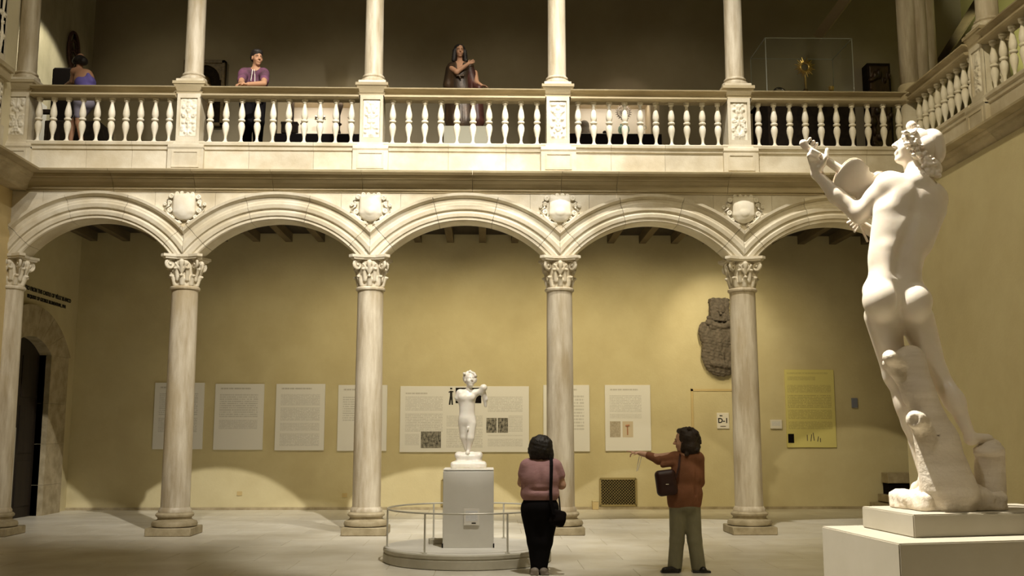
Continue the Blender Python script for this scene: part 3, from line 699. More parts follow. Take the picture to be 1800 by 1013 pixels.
# right corner cluster pier
t = thing('clustered_pier', 'clustered marble pier at the right corner of the balcony', 'pier', (6.95, D-.05, 5.49))
def clus(name, rz, z0, z1, m):
    bm = bmesh.new()
    for dx, dy, r in ((-.16, -.10, .15), (.16, -.02, .17), (0, .12, .2), (.02, -.14, .12)):
        lathe(bm, [(r*a, b) for a, b in rz], 20, dx, dy, 0)
    return link(name, bm_mesh(name, bm), m, t, True)
clus('pier_foot', [(1.25, 0), (1.25, .35), (1.15, .45), (1.1, .5), (1.1, 1.22)], 0, 0, 'marble')
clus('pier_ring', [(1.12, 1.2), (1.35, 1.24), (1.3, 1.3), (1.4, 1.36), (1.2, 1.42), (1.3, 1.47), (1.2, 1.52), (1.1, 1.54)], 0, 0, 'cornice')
clus('pier_shaft', [(1.0, 1.5), (1.0, 3.5), (1.0, 5.4)], 0, 0, 'shaft')
# right balcony bays
balustrade(RS, .38, 2.32, 9, 'right hand balustrade bay running toward the viewer from the corner pier', [1.3])
pedestal(RS, 2.52, 'carved pedestal on the right hand balustrade', 31)
upper_column(RS(2.52, .03, 6.965), 'marble column standing on the right hand balustrade')
balustrade(RS, 2.72, 6.0, 13, 'right hand balustrade bay cut off by the frame edge', [4.2])
# left upper pilaster on the left wall
t = thing('wall_pilaster', 'carved marble pilaster on the left courtyard wall above the cornice', 'pilaster', LS(.82, -.1, 5.49))
bm = bmesh.new(); fbox(bm, LS, .62, 1.02, -.12, .0, 5.49, 6.1); lrel(bm, t); link('foot', bm_mesh('foot', bm), 'marble', t)
bm = bmesh.new(); fbox(bm, LS, .66, .98, -.12, -.03, 6.1, 6.8); lrel(bm, t); link('body', bm_mesh('body', bm), 'marble', t)
relief('carved_panel', .24, .6, 77, 'marble_clean', t, LS, .82, -.03, 6.15)
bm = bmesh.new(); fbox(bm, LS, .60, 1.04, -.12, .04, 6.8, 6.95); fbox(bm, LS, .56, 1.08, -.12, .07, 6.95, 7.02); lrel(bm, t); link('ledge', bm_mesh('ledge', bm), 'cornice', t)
bm = bmesh.new(); fbox(bm, LS, .66, .98, -.12, -.04, 7.02, 10.8); lrel(bm, t); link('shaft', bm_mesh('shaft', bm), 'marble', t)
relief('carved_strip', .2, 3.0, 78, 'marble_clean', t, LS, .82, -.04, 7.2, 26, 200)

# ================================================================ LEFT PORTAL
t = thing('stone_portal', 'arched grey stone door surround with a carved arch on the left gallery wall', 'door surround', (XL, (dy0+dy1)/2, 0))
WS = Frame((XL, 0), (0, 1), (1, 0))
for nm, u0, u1 in (('jamb', dy0-.75, dy0), ('jamb', dy1, dy1+.80)):
    for z0, z1 in ((0, .55), (.553, 1.3), (1.303, 2.05), (2.053, dz)):
        bm = bmesh.new(); fbox(bm, WS, u0, u1, -.12, .10, z0, z1); lrel(bm, t); link('jamb_block', bm_mesh('jamb_block', bm), 'base', t)
ym = (dy0+dy1)/2; hw = (dy1-dy0)/2
Ri = (hw*hw+.28**2)/(2*.28); zci = dz+.28-Ri; ho = hw+.85; ro = .85; Ro = (ho*ho+ro*ro)/(2*ro); zco = dz+ro-Ro
for k in range(7):
    bm = bmesh.new(); rings = []
    for q in range(5):
        f = -1+2*(k+(q/4)*.985)/7; ti = f*math.asin(hw/Ri); to = f*math.asin(min(1, ho/Ro))
        pi_ = (ym+Ri*sin(ti), zci+Ri*cos(ti)); po = (ym+Ro*sin(to), zco+Ro*cos(to))
        rings.append([bm.verts.new(WS(pp[0], v, pp[1])-t.location) for pp, v in ((pi_, -.3), (pi_, .10), (po, .12), (po, -.05))])
    for A_, B_ in zip(rings, rings[1:]):
        for k2 in range(4): bm.faces.new((A_[k2], A_[(k2+1) % 4], B_[(k2+1) % 4], B_[k2]))
    bm.faces.new(rings[0]); bm.faces.new(rings[-1]); link('arch_stone', bm_mesh('arch_stone', bm), 'base', t)
_o = boxobj('wall_left', (XL-.8, dy0-.4, 0), (XL-.52, dy1+.4, dz+.6), 'dark'); tag(_o, 'black backing box added behind the portal door', 'wall', kind='structure')  # black box added so no background glow shows through the door gap
dr = thing('door_1', 'dark wooden double door standing in the stone portal', 'door', (XL-.14, ym, 0), kind='structure')
for y0, y1 in ((dy0, ym-.01), (ym+.01, dy1)):
    p = boxobj('door_leaf', (-.04, y0-ym, 0), (.02, y1-ym, dz+.3), 'door', dr)
    for z0, z1 in ((.2, 1.0), (1.15, 2.0), (2.15, 2.9)): boxobj('door_panel', (.02, y0-ym+.12, z0), (.035, y1-ym-.12, z1), 'door', p)
boxobj('metal_strip', (.02, -.01, 0), (.045, .01, 1.6), 'rail', dr)
# lettering on the left wall
lt = thing('wall_lettering', 'two lines of dark lettering on the left gallery wall above the portal', 'sign', (XL+.004, 19.3, 4.05))
for s_, zz, sz in (('PATIO FROM THE CASTLE OF V\u00c9LEZ BLANCO', .04, .105), ('BEQUEST OF GEORGE BLUMENTHAL, 1941', -.10, .090)):
    o = text_obj('text_line', s_, sz, 'ink', lt, .004)
    o.rotation_euler = (pi/2, 0, pi/2); o.location = (.004, 0, zz)

# ================================================================ WALL PANELS ON THE BACK WALL
YW = DB-.03
def wall_panel(name, x0, y0, x1, y1, label, m='board', group='white text panels on the back wall', cat='panel', paras=(), title=True, pr='print', ptit='print_title'):
    a = P(x0, y0, YW); b = P(x1, y1, YW); w_, h_ = (b.x-a.x)/2, (a.z-b.z)/2
    t = thing(name, label, cat, ((a.x+b.x)/2, DB, (a.z+b.z)/2), 0, group)
    boxobj('board', (-w_, -.035, -h_), (w_, -.001, h_), m, t, .004)
    if title: boxobj('heading', (-w_*.78, -.037, h_*.80), (w_*.45, -.0355, h_*.88), ptit, t)
    for (u0, u1, z0, z1) in paras: boxobj('paragraph', (-w_+2*w_*u0, -.037, -h_+2*h_*z0), (-w_+2*w_*u1, -.0355, -h_+2*h_*z1), pr, t)
    return t, w_, h_
wall_panel('text_panel', 273, 673, 355, 790, 'white text panel behind the leftmost full arcade column', paras=[(.1, .88, .50, .84), (.1, .88, .25, .47)])
wall_panel('text_panel', 379, 675, 461, 791, 'white text panel with two paragraphs, first right of the leftmost full column', paras=[(.1, .88, .48, .84), (.1, .88, .31, .45)])
wall_panel('text_panel', 486, 675, 569, 792, 'white text panel with four paragraphs, under the second full arch', paras=[(.1, .9, .67, .84), (.1, .9, .44, .64), (.1, .9, .29, .41), (.1, .9, .06, .25)])
wall_panel('text_panel', 595, 677, 679, 793, 'white text panel behind the stained column left of the round platform', paras=[(.1, .88, .44, .82)])
t, w_, h_ = wall_panel('wide_text_panel', 704, 679, 930, 795, 'wide white text panel with small photographs behind the small statue', group=None, paras=[(.04, .33, .62, .84), (.04, .33, .30, .58), (.04, .15, .10, .27), (.36, .64, .38, .55), (.36, .64, .06, .35), (.68, .95, .60, .84), (.68, .95, .24, .26), (.84, .95, .30, .55), (.68, .95, .08, .2)], title=False)
boxobj('heading', (-w_*.92, -.037, h_*.72), (-w_*.58, -.0355, h_*.80), 'print_title', t)
def wp(x, y): q = P(x, y, YW); return q.x-t.location.x, q.z-t.location.z
for x0, y0, x1, y1 in ((740, 759, 775, 788), (855, 735, 873, 761), (875, 735, 893, 761), (801, 682, 846, 709)):
    a, b = wp(x0, y0), wp(x1, y1); boxobj('photograph', (a[0], -.039, b[1]), (b[0], -.0372, a[1]), 'photo' if x0 != 801 else 'dark', t)
bm = bmesh.new(); c = wp(793, 697)
for a, b, r in (((0, .14), (0, .17), .022), ((0, .11), (0, 0), .028), ((0, .1), (-.05, .08), .012), ((0, .1), (.045, .09), .012), ((-.01, 0), (-.03, -.17), .016), ((.01, 0), (.025, -.17), .016)):
    tube(bm, [(c[0]+a[0], -.037, c[1]+a[1]), (c[0]+b[0], -.037, c[1]+b[1])], r, 6)
for v in bm.verts: v.co.y = -.037+(v.co.y+.037)*.08
link('printed_silhouette', bm_mesh('printed_silhouette', bm), 'ink', t)
wall_panel('text_panel', 955, 677, 1037, 794, 'white text panel behind the column near the woman in pink', paras=[(.1, .88, .3, .84)])
t, w_, h_ = wall_panel('text_panel', 1063, 677, 1145, 793, 'white text panel with two small drawings, above the brass grille', paras=[(.1, .8, .58, .84), (.1, .8, .49, .56)])
for x0, y0, x1, y1, m_ in ((1072, 741, 1091, 769, 'photo2'), (1094, 741, 1113, 769, 'photo3')):
    a, b = wp(x0, y0), wp(x1, y1); boxobj('drawing', (a[0], -.038, b[1]), (b[0], -.0365, a[1]), m_, t)
a = wp(1103, 755); bm = bmesh.new(); tube(bm, [(a[0], -.038, a[1]-.11), (a[0], -.038, a[1]+.05)], .014, 5); tube(bm, [(a[0]-.04, -.038, a[1]+.07), (a[0]+.04, -.038, a[1]+.08)], .02, 5); link('chalk_figure', bm_mesh('chalk_figure', bm), 'chalk', t)
t, w_, h_ = wall_panel('yellow_text_panel', 1379, 650, 1471, 787, 'yellow text panel right of the rightmost arcade column', 'yboard', None, paras=[(.05, .62, .86, .91), (.04, .93, .70, .80), (.04, .93, .50, .67), (.04, .93, .36, .48), (.04, .93, .23, .33)], title=False, pr='yprint')
boxobj('heading', (-w_*.92, -.037, h_*.88), (w_*.75, -.0355, h_*.93), 'yprint', t)
a, b = wp(1385, 763), wp(1396, 779); boxobj('photograph', (a[0], -.038, b[1]), (b[0], -.0365, a[1]), 'dark', t)
bm = bmesh.new()
for k, (x, y, hgt, lean) in enumerate(((1419, 770, .06, 0), (1425, 770, .07, .02), (1431, 768, .08, -.02), (1437, 772, .05, .02), (1442, 774, .04, 0))):
    a = wp(x, y); tube(bm, [(a[0], -.037, a[1]-hgt), (a[0]+lean, -.037, a[1]+hgt)], .008, 4)
link('printed_sketch', bm_mesh('printed_sketch', bm), 'relief', t)
t, w_, h_ = wall_panel('gallery_sign', 1260, 726, 1282, 754, 'small white sign reading D-1 left of the rightmost column', 'white', None, 'sign', title=False)
o = text_obj('sign_text', 'D-1', .135, 'ink', t, .001, .004); o.rotation_euler = (pi/2, 0, 0); o.location = (0, -.037, 0)
boxobj('small_line', (-.07, -.037, .09), (-.01, -.0355, .11), 'ink', t); boxobj('small_line', (-.06, -.037, -.12), (.05, -.0355, -.105), 'relief', t)
wall_panel('wall_label', 1354, 738, 1375, 754, 'small white label left of the yellow panel', 'white', None, 'label', paras=[(.12, .85, .3, .8)], title=False)
wall_panel('blue_label', 1497, 700, 1508, 717, 'tiny grey blue label right of the yellow panel', mat('grey_blue_label', (.20, .22, .30), .7), None, 'label', title=False)
# flush service door
a, b = P(1214, 684, DB), P(1312, 897, DB)
t = thing('door_2', 'flush ochre service door behind the rightmost column, with the D-1 sign', 'door', ((a.x+b.x)/2, DB, 0), kind='structure')
w_ = (b.x-a.x)/2
boxobj('door_leaf', (-w_+.05, -.012, .03), (w_-.05, -.001, a.z-.05), 'plaster', t)
for x0, x1, z0, z1 in ((-w_, -w_+.045, 0, a.z), (w_-.045, w_, 0, a.z), (-w_, w_, a.z-.045, a.z)): boxobj('door_frame', (x0, -.022, z0), (x1, -.001, z1), 'plaster_pale', t)
# grilles
def grille(x0, y0, x1, y1, label):
    a, b = P(x0, y0, YW), P(x1, y1, YW); w_, h_ = (b.x-a.x)/2, (a.z-b.z)/2
    t = thing('wall_grille', label, 'grille', ((a.x+b.x)/2, DB, (a.z+b.z)/2), 0, None)
    boxobj('backing', (-w_, -.004, -h_), (w_, -.001, h_), 'dark', t)
    for c in ((-w_-.02, -w_+.02, -h_, h_), (w_-.02, w_+.02, -h_, h_), (-w_, w_, h_-.02, h_+.02), (-w_, w_, -h_-.02, -h_+.02)): boxobj('frame', (c[0], -.03, c[2]), (c[1], -.001, c[3]), 'metal', t)
    n_ = int(w_*2/.055); m_ = int(h_*2/.055)
    bm = bmesh.new(); st = 2*h_/m_
    for s_ in (-1, 1):
        for i in range(-m_, n_+m_+1):
            x0_ = -w_+i*st; pts = [(x0_, -h_), (x0_+s_*2*h_, h_)]
            (xa, za), (xb, zb) = pts
            if xb < xa: xa, za, xb, zb = xb, zb, xa, za
            if xb <= -w_ or xa >= w_: continue
            if xa < -w_: za += (zb-za)*(-w_-xa)/(xb-xa); xa = -w_
            if xb > w_: zb = za+(zb-za)*(w_-xa)/(xb-xa); xb = w_
            tube(bm, [(xa, -.015+.003*s_, za), (xb, -.015+.003*s_, zb)], .0052, 4)
    o = link('lattice', bm_mesh('lattice', bm), 'metal', t); return t
grille(1055, 842, 1119, 889, 'brass lattice wall grille low on the wall, left of the pointing woman')
grille(777, 844, 860, 891, 'brass lattice wall grille hidden behind the white pedestal')
# socket boxes
for x, y, l_ in ((421, 868, 'small square floor socket plate in the light pool left of centre'), (606, 871, 'small square socket plate left of the stained column')):
    p = P(x, y, DB); t = boxobj('socket_plate', (-.05, -.012, -.04), (.05, -.001, .04), 'plaster_pale'); t.location = (p.x, DB, p.z); tag(t, l_, 'socket')
p = P(1047, 888, DB-.1); t = thing('wall_box', 'small square utility box beside the brass grille', 'box', (p.x, DB-.06, 0)); boxobj('box_body', (-.06, -.05, .0), (.06, .055, .16), 'plaster_pale', t, .006); boxobj('box_cap', (-.065, -.055, .16), (.065, .055, .175), 'plaster', t)
# low steps in the far right corner
p = P(1562, 830, 20.2); t = thing('stone_steps', 'dark low stone steps in the far right corner behind the big statue', 'steps', (8.3, 20.1, 0))
for k, (x0, z1, y0) in enumerate(((-.62, .14, -.5), (-.45, .30, -.25), (-.36, .72, .25))): boxobj('step', (x0, y0, z1-.14 if k < 2 else .52), (1.2, .6, z1), 'base', t, .01)
boxobj('step_core', (-.33, .3, 0), (1.2, .6, .6), 'dark', t)

# dark stone relief on the wall
rl = thing('stone_relief', 'dark weathered stone relief of a figure above a shield, hung beside the rightmost column', 'relief', (4.75, DB, 3.45))
G = lambda x, y, dy=0: P(x, y, DB-.08, dy)
pr_ = [bx(G(1264, 545), (.20, .09, .24), .03, rnd=.04), ell(G(1265, 543, -.09), (.09, .06, .12), .02), ell(G(1266, 590, -.02), (.33, .12, .22), .05), ell(G(1263, 622), (.35, .10, .44), .10), ell(G(1264, 600), (.33, .10, .34), .10), ell(G(1270, 640), (.28, .09, .26), .05),
       cap(G(1245, 568, -.08), G(1262, 575, -.13), .07, .05, .03), cap(G(1290, 566, -.08), G(1268, 576, -.13), .07, .05, .03), ell(G(1237, 585, -.03), (.11, .09, .22), .02), ell(G(1293, 590, -.03), (.10, .09, .2), .02), ell(G(1245, 560, -.1), .05, .02), ell(G(1281, 562, -.1), .05, .02), cap(G(1249, 577, -.1), G(1283, 573, -.11), .05, .05, .02), cap(G(1252, 640, -.09), G(1285, 645, -.09), .06, .05, .03), cap(G(1260, 535, -.14), G(1268, 535, -.14), .015, .015, .01, '-'), ell(G(1265, 553, -.15), .03, .02), cap(G(1272, 645, -.11), G(1262, 600, -.12), .02, .03, .04)]
sdf('relief_carving', pr_, .016, 'relief', None, rl, noise=.006, nscale=34)

# ================================================================ FIGURES
def hand(w, d, n, side, s=1.0, curl=.5, r=.0088):
    w, d, n = Vector(w), Vector(d).normalized(), Vector(n).normalized(); n = (n-d*n.dot(d)).normalized(); lat = d.cross(n)*side
    out = [cap(w+d*.02*s, w+d*.07*s+lat*.018*s, .021*s, .017*s, .012, flat=(n, .65)), cap(w+d*.02*s, w+d*.07*s-lat*.02*s, .021*s, .016*s, .012, flat=(n, .65))]
    for i, L in zip((1.5, .5, -.5, -1.5), (.92, 1.05, 1.0, .78)):
        a = w+d*.078*s+lat*i*.0185*s; c1 = curl*.7; b = a+(d*cos(c1)+n*sin(c1)+lat*i*.05)*.038*L*s; c2 = curl*1.7; c = b+(d*cos(c2)+n*sin(c2))*.034*L*s
        out += [cap(a, b, r*s, r*.92*s, .004), cap(b, c, r*.92*s, r*.75*s, .003)]
    a = w+d*.03*s+lat*.03*s; b = a+(d*.6+lat*.65+n*.35).normalized()*.035*s; c = b+(d*.9+n*.5).normalized()*.028*s
    return out+[cap(a, b, .0115*s, .010*s, .008), cap(b, c, .010*s, .008*s, .003)]
def basis(f, u):
    f = Vector(f).normalized(); r = f.cross(Vector(u)).normalized(); u = r.cross(f).normalized(); return Matrix((r, f, u)).transposed()
def head(c, f, u, s=1.0):
    """head of height .23*s; c = centre, f = where it looks, u = up; eyes halfway up"""
    c = Vector(c); B = basis(f, u); g = lambda x, y, z: c+B @ Vector((x, y, z))*s
    o = [ell(g(0, -.012, .03), (.073*s, .092*s, .085*s), .02, rot=B), ell(g(0, .022, -.035), (.056*s, .062*s, .08*s), .025, rot=B), ell(g(0, .052, -.095), (.026*s, .024*s, .02*s), .02, rot=B),
         cap(g(0, .086, .008), g(0, .104, -.028), .008*s, .0125*s, .010), ell(g(-.012, .09, -.032), .009*s, .008), ell(g(.012, .09, -.032), .009*s, .008),
         cap(g(-.018, .080, -.058), g(.018, .080, -.058), .0075*s, .0075*s, .006), cap(g(-.014, .077, -.069), g(.014, .077, -.069), .008*s, .008*s, .006),
         cap(g(-.04, .066, .02), g(-.012, .079, .018), .009*s, .008*s, .01), cap(g(.04, .066, .02), g(.012, .079, .018), .009*s, .008*s, .01),
         ell(g(-.03, .082, .0), .013*s, .012, '-'), ell(g(.03, .082, .0), .013*s, .012, '-'), ell(g(-.03, .067, -.002), .0125*s, .004), ell(g(.03, .067, -.002), .0125*s, .004),
         ell(g(-.034, .055, -.035), (.02*s, .02*s, .02*s), .02), ell(g(.034, .055, -.035), (.02*s, .02*s, .02*s), .02),
         ell(g(-.074, -.004, -.012), (.008*s, .018*s, .030*s), .006, rot=B), ell(g(.074, -.004, -.012), (.008*s, .018*s, .030*s), .006, rot=B)]
    return o, g, B
def eyes(g, t, B):
    for x in (-.03, .03):
        bm = bmesh.new(); bmesh.ops.create_icosphere(bm, subdivisions=1, radius=.0075); me_ = bm_mesh('eye', bm); o = link('eye', me_, 'ink', t, True); o.location = g(x, .0745, -.002)-t.location
        bm = bmesh.new(); p0, p1, p2 = (g(x-.018, .083, .018), g(x, .090, .023), g(x+.018, .083, .019)); tube(bm, [p0-t.location, p1-t.location, p2-t.location], .0035, 5); link('eyebrow', bm_mesh('eyebrow', bm), 'hair', t, True)

# ---- big marble lute player
YS = 5.75
st = thing('marble_statue', 'tall marble nude musician seen from behind, playing a stringed instrument, on white pedestal', 'statue', (2.52, 5.78, 1.08))
S = lambda x, y, dy=0: P(x, y, YS, dy) if not dy else (lambda q: q)(P(x, y, YS+dy))
b = []
b += [ell(S(1571, 512), (.178, .118, .12), .05), ell(S(1573, 465, .01), (.152, .104, .16), .06), ell(S(1578, 432, .0), (.152, .104, .15), .06), ell(S(1588, 400, .0), (.170, .115, .155), .07), ell(S(1602, 352, .0), (.165, .095, .11), .06)]
b += [cap(S(1573, 330, .0), S(1636, 345, .02), .075, .07, .06), cap(S(1610, 322, .0), S(1609, 292, .02), .062, .056, .04), cap(S(1612, 318, -.02), S(1580, 325, -.01), .05, .04, .05), cap(S(1614, 318, -.02), S(1636, 335, .0), .05, .045, .05)]
b += [ell(S(1582, 352, -.065), (.055, .035, .075), .05, rot=Matrix.Rotation(.35, 3, 'Y')), ell(S(1634, 360, -.05), (.05, .035, .08), .05, rot=Matrix.Rotation(-.2, 3, 'Y')), cap(S(1556, 372, -.02), S(1566, 425, -.03), .06, .045, .06), cap(S(1646, 372, -.0), S(1622, 430, -.03), .055, .045, .06)]
b += [cap(S(1562, 440, -.055), S(1560, 490, -.065), .04, .04, .06), cap(S(1604, 440, -.055), S(1600, 490, -.065), .04, .04, .06)]
b += [cap(S(1616, 325, -.112), S(1612, 370, -.128), .010, .014, .035, '-'), cap(S(1612, 370, -.128), S(1590, 430, -.128), .014, .016, .04, '-'), cap(S(1590, 430, -.128), S(1578, 478, -.118), .016, .012, .04, '-')]
b += [ell(S(1549, 528, -.066), (.102, .104, .114), .022), ell(S(1607, 531, -.060), (.097, .104, .112), .022), cap(S(1578, 498, -.135), S(1583, 565, -.135), .006, .016, .03, '-')]
# left (weight) leg
b += [cap(S(1551, 556, .015), S(1574, 660, .07), .100, .066, .03), cap(S(1574, 660, .07), S(1603, 745, .07), .056, .054, .04), ell(S(1592, 712, .04), (.052, .055, .10), .04, rot=Matrix.Rotation(-.25, 3, 'Y')), cap(S(1603, 745, .07), S(1626, 838, .05), .05, .031, .03), cap(S(1626, 848, .04), S(1612, 858, .16), .035, .03, .03), cap(S(1612, 858, .16), S(1604, 862, .22), .032, .018, .02)]
# right leg bent back on the stump
b += [cap(S(1611, 562, .015), S(1644, 652, .03), .098, .062, .03), cap(S(1646, 655, .03), S(1676, 705, -.0), .058, .056, .03), ell(S(1678, 700, -.03), (.045, .045, .085), .03, rot=Matrix.Rotation(-.5, 3, 'Y')), cap(S(1678, 705, .0), S(1701, 757, -.02), .05, .032, .03),
      ell(S(1706, 772, -.02), (.034, .034, .032), .02), cap(S(1708, 771, -.02), S(1736, 772, -.0), .032, .028, .025), cap(S(1734, 774, .0), S(1752, 779, .02), .026, .017, .015)]
for k in range(4): b.append(cap(S(1744+k*1.5, 778, -.02+.018*k), S(1758-k*.6, 781, -.02+.02*k), .009, .008, .004))
# left arm raised
b += [ell(S(1563, 327, .01), (.088, .082, .088), .03), cap(S(1564, 332, .02), S(1512, 374, .10), .074, .058, .03), cap(S(1510, 376, .11), S(1470, 344, .15), .054, .046, .03), cap(S(1470, 344, .15), S(1436, 306, .18), .045, .029, .03), ell(S(1540, 345, .05), (.06, .05, .055), .04)]
b += [cap(S(1436, 306, .18), S(1435, 287, .16), .036, .040, .02, flat=((0, 1, 0), .65)), cap(S(1440, 296, .15), S(1448, 287, .14), .024, .017, .012)]
for k in range(4):
    x0 = 1424+k*4.2; b += [cap(S(x0+2, 287-k*.8, .17-.01*k), S(x0-2, 274+k, .13), .0145, .0135, .006), cap(S(x0-2, 274+k, .13), S(x0+3, 264+2*k, .13), .0135, .012, .004), cap(S(x0+3, 264+2*k, .13), S(x0+6, 268+2*k, .16), .012, .010, .003)]
b += [cap(S(1445, 290, .14), S(1452, 277, .12), .017, .014, .008), cap(S(1452, 277, .12), S(1454, 263, .13), .014, .012, .004)]
# right arm reaching across in front, with the bow hand
b += [ell(S(1646, 350, .04), (.06, .065, .07), .04), cap(S(1643, 352, .06), S(1618, 425, .19), .056, .046, .04), cap(S(1618, 425, .19), S(1545, 415, .30), .044, .036, .03), cap(S(1545, 415, .30), S(1508, 392, .28), .036, .028, .02), cap(S(1508, 392, .28), S(1496, 384, .26), .028, .018, .015)]
for k in range(4): b.append(cap(S(1500+k*3, 386+k*4, .26), S(1490+k*4, 392+k*5, .22), .010, .009, .004))
# head
HC = S(1606, 259, .03)
hb, hg, HB = head(HC, (-.93, .10, .36), (.32, -.02, .95), 1.05)
b += hb; b += [cap(S(1609, 296, .02), S(1607, 272, .03), .054, .05, .03)]
body = sdf('figure', b, .0072, 'statue_warm', None, st)
# hair curls, top knot, cloth wrap
rnd = random.Random(4); hc = []
hc += [ell(S(1620, 262, .03), (.085, .10, .09), .03), ell(S(1602, 222, .03), (.030, .034, .032), .015), ell(S(1606, 236, .03), (.035, .04, .03), .02)]
for i in range(150):
    a = rnd.uniform(0, 1); x = 1592+a*46+rnd.uniform(-6, 7); y = 240+a*56+rnd.uniform(-12, 12); hc.append(ell(S(x, y, .03-.085+rnd.uniform(-.02, .03)), (rnd.uniform(.008, .014),)*3, .003))
hc += [cap(S(1620, 280, .0), S(1640, 302, .0), .05, .04, .03), ell(S(1636, 296, .0), (.06, .06, .055), .03)]
for i in range(60): hc.append(ell(S(rnd.uniform(1618, 1652), rnd.uniform(282, 310), rnd.uniform(-.07, -.03)), (rnd.uniform(.010, .016),)*3, .004))
for i in range(34):
    a = rnd.uniform(0, 1); hc.append(ell(S(1588+a*26, 242-a*16+rnd.uniform(-3, 3), rnd.uniform(-.05, .1)), (.014, .014, .013), .004))
sdf('curled_hair', hc, .0062, 'statue_warm', None, st)
hc = [ell(S(1636, 252, .03), (.072, .095, .085), .03), ell(S(1642, 270, .03), (.058, .085, .075), .03)]
for k in range(7): hc.append(cap(S(1612+k*7.5, 238+k*1.2-abs(k-3)*1.2, -.07), S(1626+k*6, 286-k*5.5, -.07), .0055, .0055, .012, '-'))
for k in range(6):
    y = 234+k*9.5; hc.append(cap(S(1620, y, -.085), S(1663, y+6, -.07), .004, .004, .010, '-'))
sdf('head_wrap', hc, .0068, 'statue_warm', None, st)
# instrument
ins = [cap(S(1415, 257, .16), S(1484, 303, .13), .018, .027, .006), cap(S(1412, 252, .16), S(1417, 259, .16), .024, .02, .01)]
for x, y in ((1419, 252), (1425, 257), (1431, 261)): ins.append(cap(S(x, y, .16), S(x+5, y-8, .15), .008, .011, .003))
viol = sdf('viol_neck', ins, .0068, 'statue_warm', None, st)
ax_ = (S(1552, 348, .13)-S(1478, 299, .13)); LN = ax_.length; ax_.normalize(); nr = Vector((-.12, -.90, -.42)); nr = (nr-ax_*nr.dot(ax_)).normalized(); sd = ax_.cross(nr)
def vout(sc=1.0):
    pts = []
    for s_ in (1, -1):
        q = []
        for t_, w__ in ((0, .02), (.01, .05), (.05, .08), (.13, .102), (.23, .108), (.34, .10), (.40, .098), (.43, .085), (.50, .078), (.58, .085), (.60, .102), (.68, .118), (.79, .125), (.90, .112), (.97, .07), (1.0, .02)): q.append((t_, s_*w__*sc))
        pts += q if s_ > 0 else q[::-1]
    return pts
bm = bmesh.new(); rings = []
for off, sc in ((-.045, .95), (-.04, 1.05), (-.032, 1.05), (-.031, .97), (.031, .97), (.032, 1.05), (.04, 1.05), (.046, .95), (.052, .6)):
    rings.append([bm.verts.new(S(1478, 299, .13)+ax_*((t_-.5)*sc+.5)*LN+sd*w__*sc+nr*off-st.location) for t_, w__ in vout()])
for A_, B_ in zip(rings, rings[1:]):
    for k in range(len(A_)): bm.faces.new((A_[k], A_[(k+1) % len(A_)], B_[(k+1) % len(A_)], B_[k]))
bm.faces.new(rings[0]); bm.faces.new(rings[-1]); o = link('viol', bm_mesh('viol', bm), 'statue_warm', st); smooth_angle(o.data, 40)
bm = bmesh.new(); tube(bm, [S(1488, 345, .12)-st.location, S(1500, 372, .2)-st.location, S(1525, 425, .3)-st.location], .007, 6); link('bow', bm_mesh('bow', bm), 'statue_warm', st)
# tree trunk support, stump, rock base
tr = [cap(S(1601, 632, -.06), S(1614, 690, -.08), .080, .084, .03), cap(S(1590, 632, -.06), S(1600, 640, -.06), .055, .06, .03), cap(S(1614, 690, -.08), S(1650, 775, -.08), .080, .098, .04), cap(S(1650, 775, -.08), S(1668, 868, -.06), .098, .16, .05), cap(S(1600, 640, -.07), S(1564, 628, -.12), .038, .040, .03), ell(S(1566, 628, -.15), .03, .02),
      cap(S(1622, 745, -.1), S(1609, 738, -.20), .055, .050, .02), ell(S(1607, 739, -.255), .034, .006, '-'), cap(S(1560, 640, -.06), S(1612, 700, -.05), .03, .04, .03), ell(S(1650, 766, -.17), .008, .003, '-'), cap(S(1612, 745, -.1), S(1640, 860, -.12), .03, .06, .04),
      cap(S(1740, 797, .0), S(1740, 872, .0), .078, .085, .03), cap(S(1738, 790, -.02), S(1738, 796, -.02), .083, .083, .01, flat=((0, 0, 1), .3))]
sdf('tree_trunk_support', tr, .009, 'statue_rough', None, st, noise=.0007, nscale=60)
rk = [bx(S(1664, 882, .06), (.262, .20, .062), .03, rnd=.045, rot=Matrix.Rotation(.12, 3, 'Z')), cap(S(1640, 870, .05), S(1735, 872, .05), .08, .085, .06), cap(S(1650, 880, -.08), S(1715, 878, -.06), .07, .075, .05)]
rock = sdf('rock_base', rk, .010, 'statue_rough', None, st, noise=.004, nscale=28)
zmin = 1.083-1.08
for v in rock.data.vertices:
    if v.co.z < zmin: v.co.z = zmin

# ---- white double pedestal
def prism(name, A, dL, dR, lL, lR, z0, z1, m, parent):
    A = Vector((A[0], A[1])); L = Vector((cos(dL), sin(dL)))*lL; Rr = Vector((cos(dR), sin(dR)))*lR
    pts = [A, A+Rr, A+Rr+L, A+L]; bm = bmesh.new(); lo = [bm.verts.new((p.x-parent.location.x, p.y-parent.location.y, z0)) for p in pts]; hi = [bm.verts.new((p.x-parent.location.x, p.y-parent.location.y, z1)) for p in pts]
    for k in range(4): bm.faces.new((lo[k], lo[(k+1) % 4], hi[(k+1) % 4], hi[k]))
    bm.faces.new(lo); bm.faces.new(hi)
    bmesh.ops.recalc_face_normals(bm, faces=bm.faces); bmesh.ops.bevel(bm, geom=list(bm.edges), offset=.006, segments=2, affect='EDGES'); return link(name, bm_mesh(name, bm), m, parent)
t = thing('statue_pedestal', 'white two stage pedestal under the big lute playing statue', 'pedestal', (2.7, 5.9, 0))
A1 = PF(1605, 905, 1.08); A2 = PF(1580, 956, .96)
prism('upper_block', A1, radians(94), radians(12), .62, 1.05, .96, 1.08, 'pedestal_big', t)
